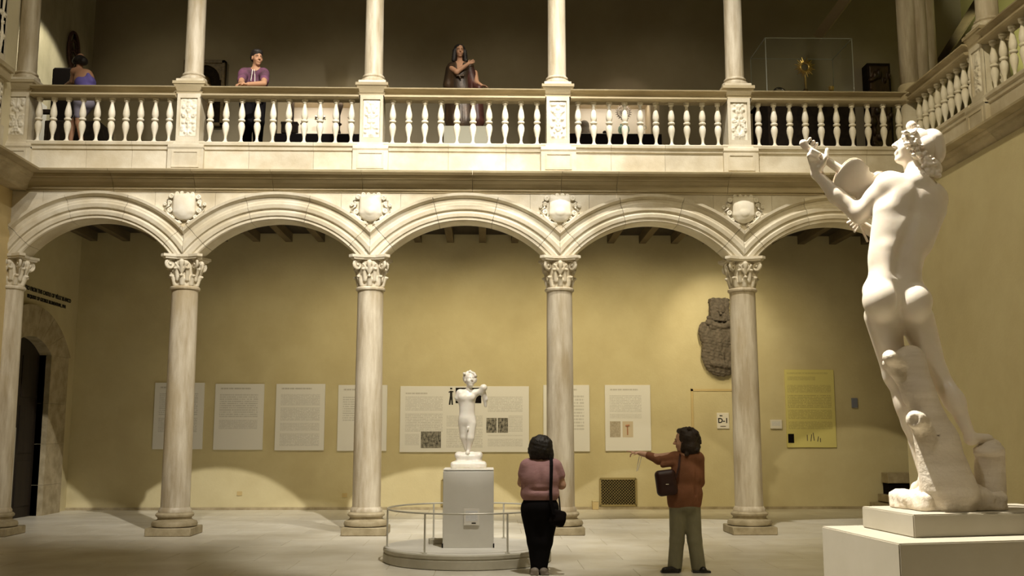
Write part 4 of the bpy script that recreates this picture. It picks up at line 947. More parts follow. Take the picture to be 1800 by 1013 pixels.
prism('lower_block', A2, radians(94), radians(12), .97, 1.45, 0, .96, 'pedestal_big', t)

# ---- small statue on its pedestal
YC = 12.62
ss = thing('small_statue', 'small white marble nude youth without forearms on the tall grey pedestal', 'statue', (-.20, YC, 1.06))
S = lambda x, y, dy=0: P(x, y, YC+dy)
b = [ell(S(821, 737), (.10, .075, .085), .03), ell(S(821, 718), (.085, .062, .085), .04), ell(S(820, 701), (.115, .08, .10), .04), cap(S(810, 692), S(834, 692), .05, .05, .03), cap(S(824, 690), S(825, 678), .036, .033, .02), ell(S(813, 699, -.055), (.042, .025, .035), .03), ell(S(828, 699, -.055), (.042, .025, .035), .03),
     cap(S(808, 691), S(804, 700, .0), .042, .036, .02), cap(S(836, 691), S(846, 688, -.02), .042, .038, .02), cap(S(846, 690, -.02), S(850, 682, -.04), .034, .045, .02), cap(S(849, 690, -.0), S(853, 702, .02), .035, .032, .02), cap(S(853, 702, .02), S(853.5, 714, .03), .03, .018, .015),
     cap(S(815, 745, .01), S(815, 768, .02), .068, .045, .03), cap(S(815, 768, .02), S(820, 790, .05), .043, .026, .02), cap(S(828, 745, -.01), S(827, 770, -.04), .070, .048, .03), cap(S(827, 770, -.04), S(824, 790, -.02), .045, .028, .02), ell(S(822, 797, -.05), (.03, .06, .03), .02),
     cap(S(822, 752, -.085), S(822, 756, -.09), .014, .010, .01), cap(S(821, 712), S(821, 735), .085, .092, .04, flat=((0, 1, 0), .75))]
hb, hg, HB = head(S(826, 668, -.01), (.32, -.92, .22), (-.02, .22, .97), .86)
b += hb
sdf('figure', b, .0075, 'statue', None, ss)
rnd = random.Random(9); hc = [ell(S(824, 665, .03), (.076, .075, .08), .02)]
for i in range(42):
    a = rnd.uniform(-2.6, .9); r = rnd.uniform(.070, .085); hc.append(ell(S(825, 666, .0)+Vector((r*cos(a+pi/2), rnd.uniform(-.04, .07), r*sin(a+pi/2)*1.0+.008)), .017, .005))
sdf('curled_hair', hc, .0075, 'statue', None, ss)
rk = [bx(S(824, 806, .02), (.15, .12, .055), .03, rnd=.03), cap(S(806, 801, -.02), S(842, 801, -.02), .045, .045, .02), bx(S(824, 818, .02), (.215, .17, .045), .03, rnd=.035), ell(S(806, 802, -.06), .04, .02), ell(S(842, 802, -.06), .04, .02)]
sdf('carved_base', rk, .01, 'statue', None, ss, noise=.002, nscale=25)
t = thing('tall_pedestal', 'tall plain grey pedestal under the small white statue', 'pedestal', (-.203, YC, .17))
boxobj('body', (-.300, -.30, 0), (.300, .30, .885), 'pedestal', t, .004); boxobj('slab', (-.300, -.30, .893), (.300, .30, .91), 'white', t, .004)
for x_ in (-.30, .30): boxobj('dark_notch', (x_-.008, -.306, 0), (x_+.008, -.29, .05), 'dark', t)
t2 = thing('object_label', 'white label card with small print on the front of the tall pedestal', 'label', (P(829, 909, 12.3).x, 12.315, P(829, 909, 12.3).z))
boxobj('card', (-.09, -.012, -.095), (.09, -.001, .095), 'white', t2); boxobj('small_print', (-.0, -.014, -.080), (.05, -.012, -.066), 'ink', t2); boxobj('paragraph', (-.07, -.014, -.05), (.07, -.012, .07), 'print', t2)
# ---- round platform and barrier
pc = Vector((-.215, 12.58, 0)); R_ = 1.0
t = thing('round_platform', 'round two step stone platform in the middle of the courtyard', 'platform', pc)
bm = bmesh.new(); lathe(bm, [(R_-.02, 0), (R_, .01), (R_, .10), (R_-.01, .108)], 72); o = link('lower_ring', bm_mesh('lower_ring', bm), 'platform', t); smooth_angle(o.data)
bm = bmesh.new(); lathe(bm, [(R_-.012, .108), (R_-.012, .116), (R_, .124), (R_, .155), (R_-.015, .169)], 72); o = link('upper_ring', bm_mesh('upper_ring', bm), 'platform', t); smooth_angle(o.data)
bm = bmesh.new(); lathe(bm, [(R_-.012, .160), (R_-.016, .1695)], 72); o = link('top_slab', bm_mesh('top_slab', bm), 'platform_top', t); smooth_angle(o.data)
t = thing('barrier_rail', 'thin round metal barrier rail on posts around the tall pedestal', 'barrier', (pc.x, pc.y, .17))
bm = bmesh.new(); torus(bm, .955, .011, 72, 6, Matrix.Translation((0, 0, .44))); link('ring_rail', bm_mesh('ring_rail', bm), 'rail', t, True)
bm = bmesh.new(); lathe(bm, [(.028, 0), (.028, .008), (.011, .012), (.011, .44)], 10); pm = bm_mesh('post', bm); smooth_angle(pm)
po = None
for dg in (187, 241, 299, 352, 62, 118):
    a = radians(dg); o = link('post', pm, 'rail', t); o.location = (.955*cos(a), .955*sin(a), 0)
t = boxobj('floor_block', (-.18, -.12, 0), (.18, .12, .05), 'platform'); t.location = (P(775, 955, 12.75).x+.03, 12.85, .17); t.rotation_euler = (0, 0, .1); tag(t, 'small low grey block on the round platform behind the tall pedestal', 'block')

# ---- woman in pink
YP = 11.3
wm = thing('person', 'woman seen from behind in a dusty pink top and black trousers', 'person', (.57, YP, 0), 0)
S = lambda x, y, dy=0: P(x, y, YP+dy)
f0 = PF(943, 1010).z
z0 = P(946, 1011, YP).z
b = [cap(S(951, 806), S(951, 790), .055, .05, .03), cap(S(931, 818), S(970, 818), .07, .07, .04), ell(S(949, 845), (.19, .13, .18), .05), ell(S(949, 888), (.19, .14, .13), .05),
     cap(S(924, 820), S(917.5, 849, .02), .058, .05, .03), cap(S(918.5, 849, .02), S(930, 846, .26), .045, .032, .02), cap(S(978, 820), S(987, 853, .02), .058, .047, .03), cap(S(987, 853, .02), S(976, 848, .26), .045, .032, .02),
     cap(S(938, 900), S(941, 955), .10, .07, .05), cap(S(941, 955), S(943, 1002, .02), .06, .04, .03), cap(S(960, 900), S(956, 955), .10, .07, .05), cap(S(956, 955), S(952, 1002), .06, .04, .03)]
hb, hg, HB = head(S(951.5, 785, .01), (.05, .97, -.14), (0, .14, .99), 1.0); b += hb
b += hand(S(930, 846, .26), (.5, .8, .1), (.8, -.5, 0), 1, 1, .8); b += hand(S(976, 848, .26), (-.5, .8, .1), (-.8, -.5, 0), -1, 1, .8)
sdf('body', b, .0085, 'skin_pale', None, wm)
h_ = [ell(S(951, 783, .0), (.128, .115, .115), .03), ell(S(950, 793, -.01), (.137, .105, .085), .03), cap(S(939, 802, -.02), S(965, 803, -.02), .05, .05, .04), ell(S(951, 783, .115), (.07, .05, .085), .03, '-')]
sdf('hair', h_, .009, 'hair', None, wm, noise=.003, nscale=50)
tp = [cap(S(931, 819), S(970, 819), .082, .082, .05), ell(S(949, 842), (.218, .165, .20), .06), ell(S(949, 868), (.212, .165, .13), .05), cap(S(925, 820), S(921, 833, .01), .070, .066, .03), cap(S(977, 820), S(983, 835, .01), .070, .066, .03), cap(S(930, 862, -.15), S(968, 862, -.15), .012, .012, .03, '-'), cap(S(948, 822, -.165), S(949, 850, -.18), .01, .015, .06, '-'), cap(S(951, 805, .0), S(951, 798, .0), .062, .062, .02, '-')]
sdf('pink_top', tp, .009, 'pink', None, wm)
tr = [ell(S(949, 893), (.205, .165, .12), .04), cap(S(949, 886), S(949, 882), .19, .18, .03, flat=((0, 1, 0), .8)), cap(S(936, 905), S(941, 952), .122, .088, .04), cap(S(941, 952), S(943.5, 1001, .01), .086, .062, .03), cap(S(962, 905), S(957, 952), .122, .088, .04), cap(S(957, 952), S(951.5, 1001, 0), .086, .062, .03)]
sdf('trousers', tr, .010, 'blackcloth', None, wm)
for x, dx in ((940, -.01), (955, .03)):
    p = S(x, 1006); sdf('shoe', [cap((p.x, YP-.05, z0+.045), (p.x+dx, YP+.14, z0+.04), .045, .038, .02, flat=((0, 0, 1), .9)), bx((p.x+dx*.5, YP+.04, z0+.015), (.045, .13, .014), .01)], .009, 'shoe_grey', None, wm)
bm = bmesh.new(); L = wm.location
def strap(pts, w_, th=.006, nrm=(0, -1, 0)):
    pts = [Vector(p) for p in pts]; vs_ = []
    for i, p in enumerate(pts):
        tt = (pts[min(i+1, len(pts)-1)]-pts[max(i-1, 0)]).normalized(); s_ = tt.cross(Vector(nrm)).normalized()*w_/2; n_ = Vector(nrm)*th
        vs_.append([bm.verts.new(q) for q in (p-s_, p+s_, p+s_+n_, p-s_+n_)])
    for A_, B_ in zip(vs_, vs_[1:]):
        for k in range(4): bm.faces.new((A_[k], A_[(k+1) % 4], B_[(k+1) % 4], B_[k]))
    bm.faces.new(vs_[0]); bm.faces.new(vs_[-1])
strap([S(968, 803, .06)-L, S(969, 806, -.07)-L, S(969.5, 818, -.135)-L, S(969, 840, -.17)-L, S(968, 862, -.172)-L, S(968.5, 882, -.175)-L, S(974, 905, -.18)-L], .034)
link('bag_strap', bm_mesh('bag_strap', bm), 'blackcloth', wm)
bg = thing('shoulder_bag', 'small black shoulder bag at the right hip of the woman in pink', 'bag', S(982, 912, -.1))
sdf('bag_body', [bx(S(980, 911, -.12), (.085, .05, .085), .03, rnd=.035, rot=Matrix.Rotation(.25, 3, 'Y')), ell(S(984, 914, -.15), (.06, .04, .05), .03)], .009, 'dark', None, bg)
bm = bmesh.new(); L = bg.location; strap([S(982, 870, .0)-L, S(983.5, 882, -.04)-L, S(984.5, 897, -.1)-L, S(986, 905, -.13)-L], .016); link('thin_strap', bm_mesh('thin_strap', bm), 'dark', bg)
link('bag_buckle', boxobj('bag_buckle', (-.03, -.085, .02), (.03, -.075, .03), 'relief', bg).data, None, bg) if False else None

# ---- woman pointing
YP = 11.45
wm = thing('person', 'woman with bushy dark hair in a rust jacket and khaki trousers pointing left', 'person', (2.2, YP, 0), 0)
S = lambda x, y, dy=0: P(x, y, YP+dy)
z0 = P(1206, 1007, YP).z
b = [cap(S(1207, 798), S(1205, 780, .0), .05, .045, .03), cap(S(1190, 806, .04), S(1222, 806, -.03), .065, .065, .04), ell(S(1206, 835), (.16, .12, .17), .05), ell(S(1205, 880), (.16, .13, .12), .05),
     cap(S(1186, 803, .05), S(1155, 805, .12), .055, .043, .03), cap(S(1155, 805, .12), S(1125, 797, .2), .042, .028, .02),
     cap(S(1227, 806, -.02), S(1229, 848, .04), .055, .045, .03), cap(S(1229, 848, .04), S(1215, 866, .2), .042, .03, .02),
     cap(S(1193, 895), S(1191, 950), .09, .065, .04), cap(S(1191, 950), S(1187, 998), .055, .038, .03), cap(S(1215, 895), S(1219, 950), .09, .065, .04), cap(S(1219, 950), S(1226, 998), .055, .038, .03)]
hb, hg, HB = head(S(1201, 775, .0), (-.96, .22, -.05), (-.05, 0, .99), 1.0); b += hb
w0 = S(1125, 797, .2); b += hand(w0, (-1, .1, .10), (0, 0, -1), 1, .95, .9)
b += [cap(w0+Vector((-.075, .0, .012)), w0+Vector((-.115, .01, .020)), .0095, .0085, .003), cap(w0+Vector((-.115, .01, .020)), w0+Vector((-.15, .015, .022)), .0085, .0075, .003)]
b += hand(S(1215, 866, .2), (-.4, .9, 0), (-.8, -.3, .3), 1, 1, .9)
sdf('body', b, .0085, 'skin_pale', None, wm); eyes(hg, wm, HB)
rnd = random.Random(3); h_ = [ell(S(1209, 770, .0), (.115, .12, .105), .03), ell(S(1212, 786, .0), (.115, .125, .10), .03), ell(S(1199, 758, .0), (.06, .09, .035), .03), ell(S(1190, 776, .02), (.05, .05, .085), .02, '-')]
for i in range(60):
    a = rnd.uniform(-1.9, 2.0); h_.append(ell(S(1211, 777, rnd.uniform(-.1, .1))+Vector((cos(a)*.115, 0, sin(a)*.14)), (rnd.uniform(.014, .03),)*3, .012))
sdf('hair', h_, .009, 'hair_brown', None, wm, noise=.002, nscale=60)
jk = [cap(S(1188, 807, .04), S(1224, 805, -.03), .078, .078, .05), ell(S(1206, 838), (.182, .15, .19), .05), ell(S(1204, 868), (.195, .16, .15), .05), cap(S(1203, 868), S(1203, 880), .185, .19, .03, flat=((0, 1, 0), .8)), cap(S(1187, 806, .05), S(1158, 808, .12), .072, .058, .03), cap(S(1158, 808, .12), S(1140, 801, .16), .056, .042, .02), cap(S(1227, 808, -.02), S(1229.5, 848, .04), .07, .058, .03), cap(S(1229, 848, .04), S(1222, 862, .14), .055, .048, .02), cap(S(1165, 818, .03), S(1185, 815, -.03), .03, .03, .03),
      cap(S(1160, 812, .02), S(1185, 822, -.09), .008, .008, .02, '-'), cap(S(1208, 815, -.165), S(1212, 880, -.19), .008, .012, .03, '-'), cap(S(1225, 820, -.12), S(1222, 870, -.13), .008, .01, .03, '-'), ell(S(1203, 900), (.3, .3, .055), .005, '-'), cap(S(1206, 798), S(1206, 790), .062, .062, .01, '-')]
sdf('rust_jacket', jk, .009, 'rust', None, wm)
tr = [ell(S(1204, 890), (.168, .145, .10), .04), cap(S(1192, 900), S(1190, 950), .098, .080, .03), cap(S(1190, 950), S(1186, 999), .080, .078, .02), cap(S(1216, 900), S(1221, 950), .098, .080, .03), cap(S(1221, 950), S(1228, 999), .080, .078, .02), cap(S(1192, 930, -.1), S(1188, 990, -.1), .004, .008, .02, '-'), cap(S(1222, 930, -.1), S(1230, 990, -.1), .004, .008, .02, '-')]
sdf('khaki_trousers', tr, .010, 'khaki', None, wm)
for x, dx in ((1186, -.12), (1229, .03)):
    p = S(x, 1005); sdf('shoe', [cap((p.x+.02, YP-.03, z0+.04), (p.x+dx, YP-.08, z0+.036), .045, .038, .02, flat=((0, 0, 1), .9)), bx((p.x+dx*.5, YP-.04, z0+.015), (.10, .055, .014), .02)], .009, 'shoe', None, wm)
bg = thing('shoulder_bag', 'dark red brown leather bag under the arm of the pointing woman', 'bag', S(1172, 850, -.15))
sdf('bag_body', [bx(S(1171, 849, -.15), (.115, .055, .14), .03, rnd=.05, rot=Matrix.Rotation(-.12, 3, 'Y')), bx(S(1171, 843, -.18), (.09, .03, .07), .02, rnd=.03, rot=Matrix.Rotation(-.12, 3, 'Y'))], .009, 'bag', None, bg)
bm = bmesh.new(); L = bg.location
strap([S(1196, 797, .0)-L, S(1195, 803, -.10)-L, S(1193, 822, -.165)-L, S(1189, 838, -.19)-L, S(1180, 848, -.19)-L], .022); link('bag_strap', bm_mesh('bag_strap', bm), 'bag', bg)
bm = bmesh.new(); box(bm, -.02, -.062, -.01, .012, -.05, .012); box(bm, -.035, -.06, .05, .0, -.05, .066); link('bag_buckle', bm_mesh('bag_buckle', bm), 'silver', bg, label) if False else link('bag_buckle', bm_mesh('bag_buckle', bm), 'silver', bg)
cw = thing('camera_cord', 'thin white wrist cord hanging from the pointing hand', 'cord', S(1124, 800, .2)); L = cw.location
bm = bmesh.new(); tube(bm, [S(1126, 793, .2)-L, S(1128, 802, .2)-L, S(1125, 815, .2)-L, S(1121, 827, .2)-L, S(1119, 829, .2)-L, S(1121, 817, .2)-L, S(1124, 803, .2)-L], .004, 5); link('cord', bm_mesh('cord', bm), 'white', cw)

# ---- man leaning on the balustrade
YP = 16.2
wm = thing('person', 'young man with short black hair in a purple shirt leaning on the balustrade', 'person', (-3.85, YP, ZF2), 0)
S = lambda x, y, dy=0: P(x, y, YP+dy)
b = [cap(S(449, 122, .02), S(451, 111, .0), .06, .055, .03), cap(S(431, 128, .05), S(462, 128, .05), .08, .08, .04), ell(S(447, 145, .15), (.19, .13, .22), .05), ell(S(444, 172, .3), (.18, .14, .15), .05),
     cap(S(427, 130, .0), S(424, 146, -.35), .058, .046, .03), cap(S(424, 146, -.35), S(428, 148, -.60), .045, .035, .02), cap(S(465, 130, .0), S(464, 146, -.35), .058, .046, .03), cap(S(464, 147, -.38), S(436, 148, -.62), .045, .032, .02),
     cap(S(435, 180, .3), S(434, 215, .2), .10, .075, .04), cap(S(434, 215, .2), S(434, 250, .25), .065, .045, .03), cap(S(453, 180, .3), S(453, 215, .2), .10, .075, .04), cap(S(453, 215, .2), S(453, 250, .25), .065, .045, .03)]
hb, hg, HB = head(S(452, 102, -.02), (.55, -.83, -.12), (.02, -.1, .99), 1.14); b += hb
b += hand(S(428, 148, -.60), (-.35, -.4, -.1), (0, 0, -1), 1, 1.1, .6); b += hand(S(436, 148, -.62), (-.9, -.1, -.05), (0, 0, -1), -1, 1.1, .6)
sdf('body', b, .010, 'skin', None, wm); eyes(hg, wm, HB)
h_ = [ell(hg(0, -.02, .055), (.098, .112, .09), .02, rot=HB), ell(hg(0, -.05, .01), (.096, .08, .09), .02, rot=HB), ell(hg(0, .035, .085), (.08, .055, .04), .02, rot=HB), ell(hg(0, .125, -.03), (.066, .08, .098), .02, '-', rot=HB)]
sdf('hair', h_, .009, 'hair', None, wm, noise=.0015, nscale=60)
sh = [cap(S(430, 129, .05), S(463, 129, .05), .094, .094, .04), ell(S(447, 146, .15), (.225, .16, .24), .05), ell(S(445, 168, .28), (.215, .17, .14), .05), cap(S(427, 131, .0), S(425, 142, -.22), .082, .072, .03), cap(S(465, 131, .0), S(465, 142, -.22), .082, .072, .03), cap(S(449, 118, -.02), S(450, 110, -.03), .068, .068, .01, '-'), cap(S(440, 126, -.1), S(438, 150, -.05), .008, .01, .03, '-'), cap(S(457, 128, -.1), S(459, 150, -.05), .008, .01, .03, '-')]
sdf('purple_shirt', sh, .010, 'purple', None, wm)
bm = bmesh.new(); L = wm.location
for pts in ([(444, 122, -.13), (443, 130, -.14), (441, 142, -.12)], [(447, 122, -.13), (448, 132, -.14), (448, 145, -.12)]): tube(bm, [S(*q)-L for q in pts], .006, 5)
link('neck_cord', bm_mesh('neck_cord', bm), 'white', wm)
tr = [ell(S(444, 175, .3), (.20, .165, .14), .04), cap(S(434, 182, .3), S(433, 214, .2), .125, .10, .03), cap(S(433, 214, .2), S(434, 252, .25), .095, .075, .03), cap(S(454, 182, .3), S(454, 214, .2), .125, .10, .03), cap(S(454, 214, .2), S(453, 252, .25), .095, .075, .03)]
sdf('trousers', tr, .011, 'blackcloth', None, wm)
for x in (434, 453):
    p = S(x, 255, .25); sdf('shoe', [cap((p.x, p.y+.03, ZF2+.05), (p.x, p.y-.16, ZF2+.045), .05, .042, .02)], .01, 'shoe', None, wm)

# ---- woman bending over the dark cabinet
YP = 16.9
wm = thing('person', 'woman in a violet tank top bending over the dark cabinet, seen from behind', 'person', (-6.85, YP, ZF2), 0)
S = lambda x, y, dy=0: P(x, y, YP+dy)
b = [cap(S(140, 122, .1), S(140, 114, .12), .055, .05, .03), cap(S(131, 126, .10), S(153, 130, .02), .07, .07, .04), ell(S(148, 140, .05), (.17, .13, .17), .05), ell(S(151, 162, .0), (.15, .12, .18), .05), ell(S(148, 180, -.02), (.16, .15, .13), .04),
     cap(S(131, 128, .10), S(127, 143, .18), .055, .045, .03), cap(S(127, 143, .18), S(116, 150, .3), .042, .03, .02), cap(S(155, 130, .05), S(158, 148, .3), .055, .04, .03), cap(S(158, 148, .3), S(140, 152, .45), .04, .03, .02),
     cap(S(141, 190, -.02), S(139, 218, .0), .09, .06, .04), cap(S(139, 218, .0), S(143, 247, .0), .055, .035, .03), cap(S(150, 190, .02), S(128, 218, .12), .09, .06, .04), cap(S(128, 218, .12), S(124, 248, .12), .055, .035, .03)]
hb, hg, HB = head(S(141, 107, .14), (-.35, .85, -.4), (-.1, .4, .9), 1.05); b += hb
b += hand(S(116, 150, .3), (-.6, .6, -.2), (0, 0, -1), 1, 1, .5); b += hand(S(140, 152, .45), (-.6, .6, -.2), (0, 0, -1), -1, 1, .5)
sdf('body', b, .010, 'skin', None, wm)
sdf('hair', [ell(S(141, 106, .10), (.11, .10, .09), .03), ell(S(147, 108, .06), (.07, .08, .07), .03), ell(S(132, 108, .09), (.05, .06, .05), .02)], .010, 'hair', None, wm, noise=.002, nscale=60)
sdf('tank_top', [ell(S(150, 146, .03), (.175, .145, .15), .05), ell(S(153, 163, .0), (.16, .135, .18), .05), cap(S(155, 131, -.05), S(160, 143, -.05), .03, .05, .03), cap(S(136, 133, .05), S(145, 130, -.09), .06, .05, .02, '-')], .010, 'violet', None, wm)
sdf('shorts', [ell(S(148, 182, -.02), (.172, .165, .13), .04), cap(S(141, 190, -.02), S(140, 203, -.01), .105, .09, .03), cap(S(149, 190, .02), S(138, 206, .08), .105, .09, .03)], .011, 'grey_cloth', None, wm)
for x, dy in ((143, 0), (124, .12)):
    p = S(x, 250, dy); sdf('shoe', [cap((p.x+.02, p.y, ZF2+.045), (p.x-.10, p.y+.08, ZF2+.04), .045, .038, .02)], .01, 'shoe', None, wm)

# ================================================================ UPPER GALLERY OBJECTS
# dark cabinet
a, b_ = P(92, 118, 17.7), P(176, 252, 17.7)
t = thing('dark_cabinet', 'dark wooden cabinet with a raised back in front of the bending woman', 'cabinet', (a.x, 17.7, ZF2))
w_ = P(127, 118, 17.7).x-a.x
boxobj('back_panel', (0, 0, 1.0), (w_, .25, a.z-ZF2), 'dark', t, .03); boxobj('cabinet_body', (-.03, -.1, 0), (b_.x-a.x, .6, 1.02), 'wood_dark', t, .015)
boxobj('side_handle', (-.16, .02, 1.18), (0, .1, 1.26), 'wood_dark', t, .01); boxobj('door', (.05, -.115, .1), (.36, -.1, .9), 'wood_dark', t); boxobj('door', (.40, -.115, .1), (.76, -.1, .9), 'wood_dark', t)
# oval openwork ornament
p = PX(125, 89, XL)
t = thing('oval_ornament', 'oval openwork wall ornament above the dark cabinet', 'ornament', (XL, p.y, p.z))
bm = bmesh.new(); n_ = 30; ov = lambda a, r=1.0: (0, .25*r*cos(a), .37*r*sin(a))
tube(bm, [(.05, *ov(2*pi*i/n_)[1:]) for i in range(n_+1)], .03, 6); tube(bm, [(.05, *ov(2*pi*i/n_, .55)[1:]) for i in range(n_+1)], .02, 6)
link('oval_frame', bm_mesh('oval_frame', bm), 'lead', t, True)
bm = bmesh.new()
for pts in ([(.05, 0, -.33), (.05, .15, 0), (.05, 0, .33), (.05, -.15, 0), (.05, 0, -.33)], [(.05, -.22, .14), (.05, .22, -.14)], [(.05, .22, .14), (.05, -.22, -.14)]): tube(bm, pts, .02, 6)
link('openwork_bars', bm_mesh('openwork_bars', bm), 'lead', t, True)
# arched gilt frame behind the first upper column
a, b_ = P(324, 106, DB-.1), P(392, 222, DB-.1)
t = thing('arched_frame', 'tall gilt wooden frame with an arched dark niche behind the first full upper column', 'frame', ((a.x+b_.x)/2, DB, (a.z+b_.z)/2)); w_, h_ = (b_.x-a.x)/2, (a.z-b_.z)/2
boxobj('back_board', (-w_, -.06, -h_), (w_, -.001, h_), 'wood_dark', t)
for c in ((-w_, -w_+.07, -h_, h_), (w_-.07, w_, -h_, h_), (-w_, w_, h_-.07, h_), (-w_, w_, -h_, -h_+.07)): boxobj('frame_rail', (c[0], -.14, c[2]), (c[1], -.06, c[3]), 'frame_wood', t, .008)
bm = bmesh.new(); rr_ = w_-.10
for s_ in (-1, 1):
    pts = [(s_*rr_*cos(q*pi/16), h_-.10-rr_*1.0+rr_*sin(q*pi/16)) for q in range(9)]; 
    V0 = [bm.verts.new((x, -.12, z)) for x, z in pts]+[bm.verts.new((0, -.12, h_-.07)), bm.verts.new((s_*(w_-.07), -.12, h_-.07)), bm.verts.new((s_*(w_-.07), -.12, pts[0][1]))]
    V1 = [bm.verts.new((v.co.x, -.06, v.co.z)) for v in V0]; k = len(V0)
    bm.faces.new(V0); bm.faces.new(V1[::-1])
    for i in range(k): bm.faces.new((V0[i], V0[(i+1) % k], V1[(i+1) % k], V1[i]))
link('arch_spandrel', bm_mesh('arch_spandrel', bm), 'frame_wood', t)
L = t.location; c = P(364, 140, DB-.1)-L
sdf('carved_figure', [ell(L+Vector((c.x-.02, -.10, c.z+.02)), (.05, .05, .06), .02), cap(L+Vector((c.x, -.10, c.z-.03)), L+Vector((c.x+.03, -.10, c.z-.4)), .07, .10, .04), cap(L+Vector((c.x-.05, -.13, c.z-.1)), L+Vector((c.x+.1, -.14, c.z-.16)), .035, .03, .02), cap(L+Vector((c.x+.06, -.12, c.z-.35)), L+Vector((c.x+.02, -.12, c.z-.7)), .10, .12, .04), cap(L+Vector((c.x-.1, -.12, c.z-.4)), L+Vector((c.x-.12, -.12, c.z-.65)), .05, .06, .03)], .014, 'bronze', None, t, noise=.005, nscale=35)
# display cases
def case(x0, y0, x1, y1, label):
    a, b_ = P(x0, y0, 20.0), P(x1, y1, 20.0); yb = DB-.0
    t = thing('display_case', label, 'display case', ((a.x+b_.x)/2, 20.0, ZF2)); w_ = (b_.x-a.x)/2; h_ = a.z-ZF2
    zf = P(x0, 236, 20.0).z-ZF2
    boxobj('dark_base', (-w_-.12, -.05, 0), (w_+.12, .74, zf), 'dark', t)
    boxobj('lining', (-w_, .70, zf), (w_, .74, h_), 'case_white', t)
    for s_ in (-1, 1): boxobj('side_frame', (s_*w_-.09, .0, zf), (s_*w_+.09, .74, h_), 'case_frame', t)
    boxobj('top_frame', (-w_-.09, 0, h_), (w_+.09, .74, h_+.10), 'case_frame', t); boxobj('shelf', (-w_, .0, zf), (w_, .7, zf+.02), 'case_white', t)
    d = bpy.data.lights.new('case_lamp', 'AREA'); d.shape = 'RECTANGLE'; d.size = w_*1.6; d.size_y = .15; d.energy = 7; d.color = (1, .9, .75)
    o = bpy.data.objects.new('case_lamp', d); COL.objects.link(o); o.parent = t; o.location = (0, .25, h_-.03); o.rotation_euler = (radians(18), 0, 0)
    return t, zf
t1, zf1 = case(497, 170, 623, 236, 'lit display case with dark carved pieces, in the bay of the purple-shirted man')
t2_, zf2 = case(1006, 172, 1152, 238, 'lit display case with a round ornament and green vase, right of the robed statue')
z1 = ZF2+zf1+.02
def stand_obj(name, label, x, y, prims, m, grp=None, h=.014, Y=20.35):
    p = P(x, y, Y); t = thing(name, label, name.replace('_', ' ').split()[-1], (p.x, Y, z1), 0, grp); sdf(name+'_body' if True else name, [tuple([q[0], q[1]+t.location, *((q[2]+t.location,) if q[0] == 'c' else (q[2],)), *q[3:]]) for q in prims], h, m, None, t); return t
V_ = Vector
stand_obj('dark_relief', 'tall dark carved relief at the left inside the left display case', 508, 200, [bx((0, 0, .42), (.10, .04, .42), .02, rnd=.02), ell((0, -.05, .5), (.06, .03, .25), .02), cap((0, -.05, .1), (.09, -.05, .05), .05, .04, .03)], 'wood_dark')
stand_obj('dark_box', 'low dark chest inside the left display case', 512, 225, [bx((0, -.15, .10), (.16, .08, .10), .01, rnd=.01), bx((0, -.15, .215), (.17, .09, .02), .01, rnd=.01)], 'wood_dark', Y=20.2)
stand_obj('dark_statuette', 'narrow dark statuette left of centre in the left display case', 535, 215, [cap((0, 0, .0), (0, 0, .3), .05, .045, .02), ell((0, 0, .42), (.045, .045, .06), .02), bx((0, 0, .02), (.06, .05, .02), .01), cap((-.05, -.02, .30), (.04, -.03, .22), .03, .025, .02)], 'robe')
stand_obj('grey_ornament', 'small grey openwork ornament in the centre of the left display case', 563, 205, [cap((-.10, 0, .40), (.10, 0, .40), .02, .02, .02), ell((-.08, 0, .45), .035, .02), ell((.08, 0, .45), .035, .02), ell((0, 0, .47), .04, .02), cap((0, 0, .0), (0, 0, .40), .012, .012, .01), bx((0, 0, .015), (.10, .05, .015), .01)], 'silver')
stand_obj('candlestick', 'dark iron candlestick at the right inside the left display case', 597, 210, [cap((0, 0, 0), (0, 0, .62), .015, .015, .01), bx((0, 0, .01), (.07, .05, .012), .01), ell((0, 0, .30), (.05, .05, .025), .02), ell((0, 0, .12), (.03, .03, .05), .02), cap((0, 0, .52), (0, 0, .70), .02, .07, .02), bx((0, 0, .78), (.07, .05, .012), .01), cap((0, 0, .70), (0, 0, .78), .02, .02, .01)], 'wood_dark')
stand_obj('candlestick', 'short dark candlestick by the right side of the left display case', 616, 218, [cap((0, 0, 0), (0, 0, .35), .018, .018, .01), bx((0, 0, .01), (.07, .05, .012), .01), ell((0, 0, .36), (.06, .06, .025), .02), ell((0, 0, .15), (.04, .04, .06), .02)], 'bronze', Y=20.1)
z1 = ZF2+zf2+.02
stand_obj('dark_dome', 'dark bell shaped object at the left of the right display case', 1027, 220, [cap((0, 0, .02), (0, 0, .22), .15, .10, .02), ell((0, 0, .28), (.10, .10, .10), .03), bx((0, 0, .01), (.17, .12, .012), .01)], 'relief')
stand_obj('small_cup', 'small black cup in the right display case', 1063, 232, [cap((0, 0, .04), (0, 0, .12), .03, .045, .01), bx((0, 0, .01), (.035, .035, .01), .01)], 'dark')
t = thing('round_ornament', 'round pale openwork disc above a green glazed pot in the right display case', 'ornament', (P(1096, 200, 20.35).x, 20.35, z1))
bm = bmesh.new(); torus(bm, .13, .012, 28, 6, Matrix.Translation((0, 0, .56)) @ Matrix.Rotation(pi/2, 4, 'X')); torus(bm, .045, .012, 16, 6, Matrix.Translation((0, 0, .56)) @ Matrix.Rotation(pi/2, 4, 'X'))
for k in range(20):
    a = k*pi/10; tube(bm, [(cos(a)*.045, 0, .56+sin(a)*.045), (cos(a)*.17, 0, .56+sin(a)*.17)], .008, 4)
tube(bm, [(0, .02, .2), (0, .02, .56)], .012, 5); link('openwork_disc', bm_mesh('openwork_disc', bm), 'relief', t)
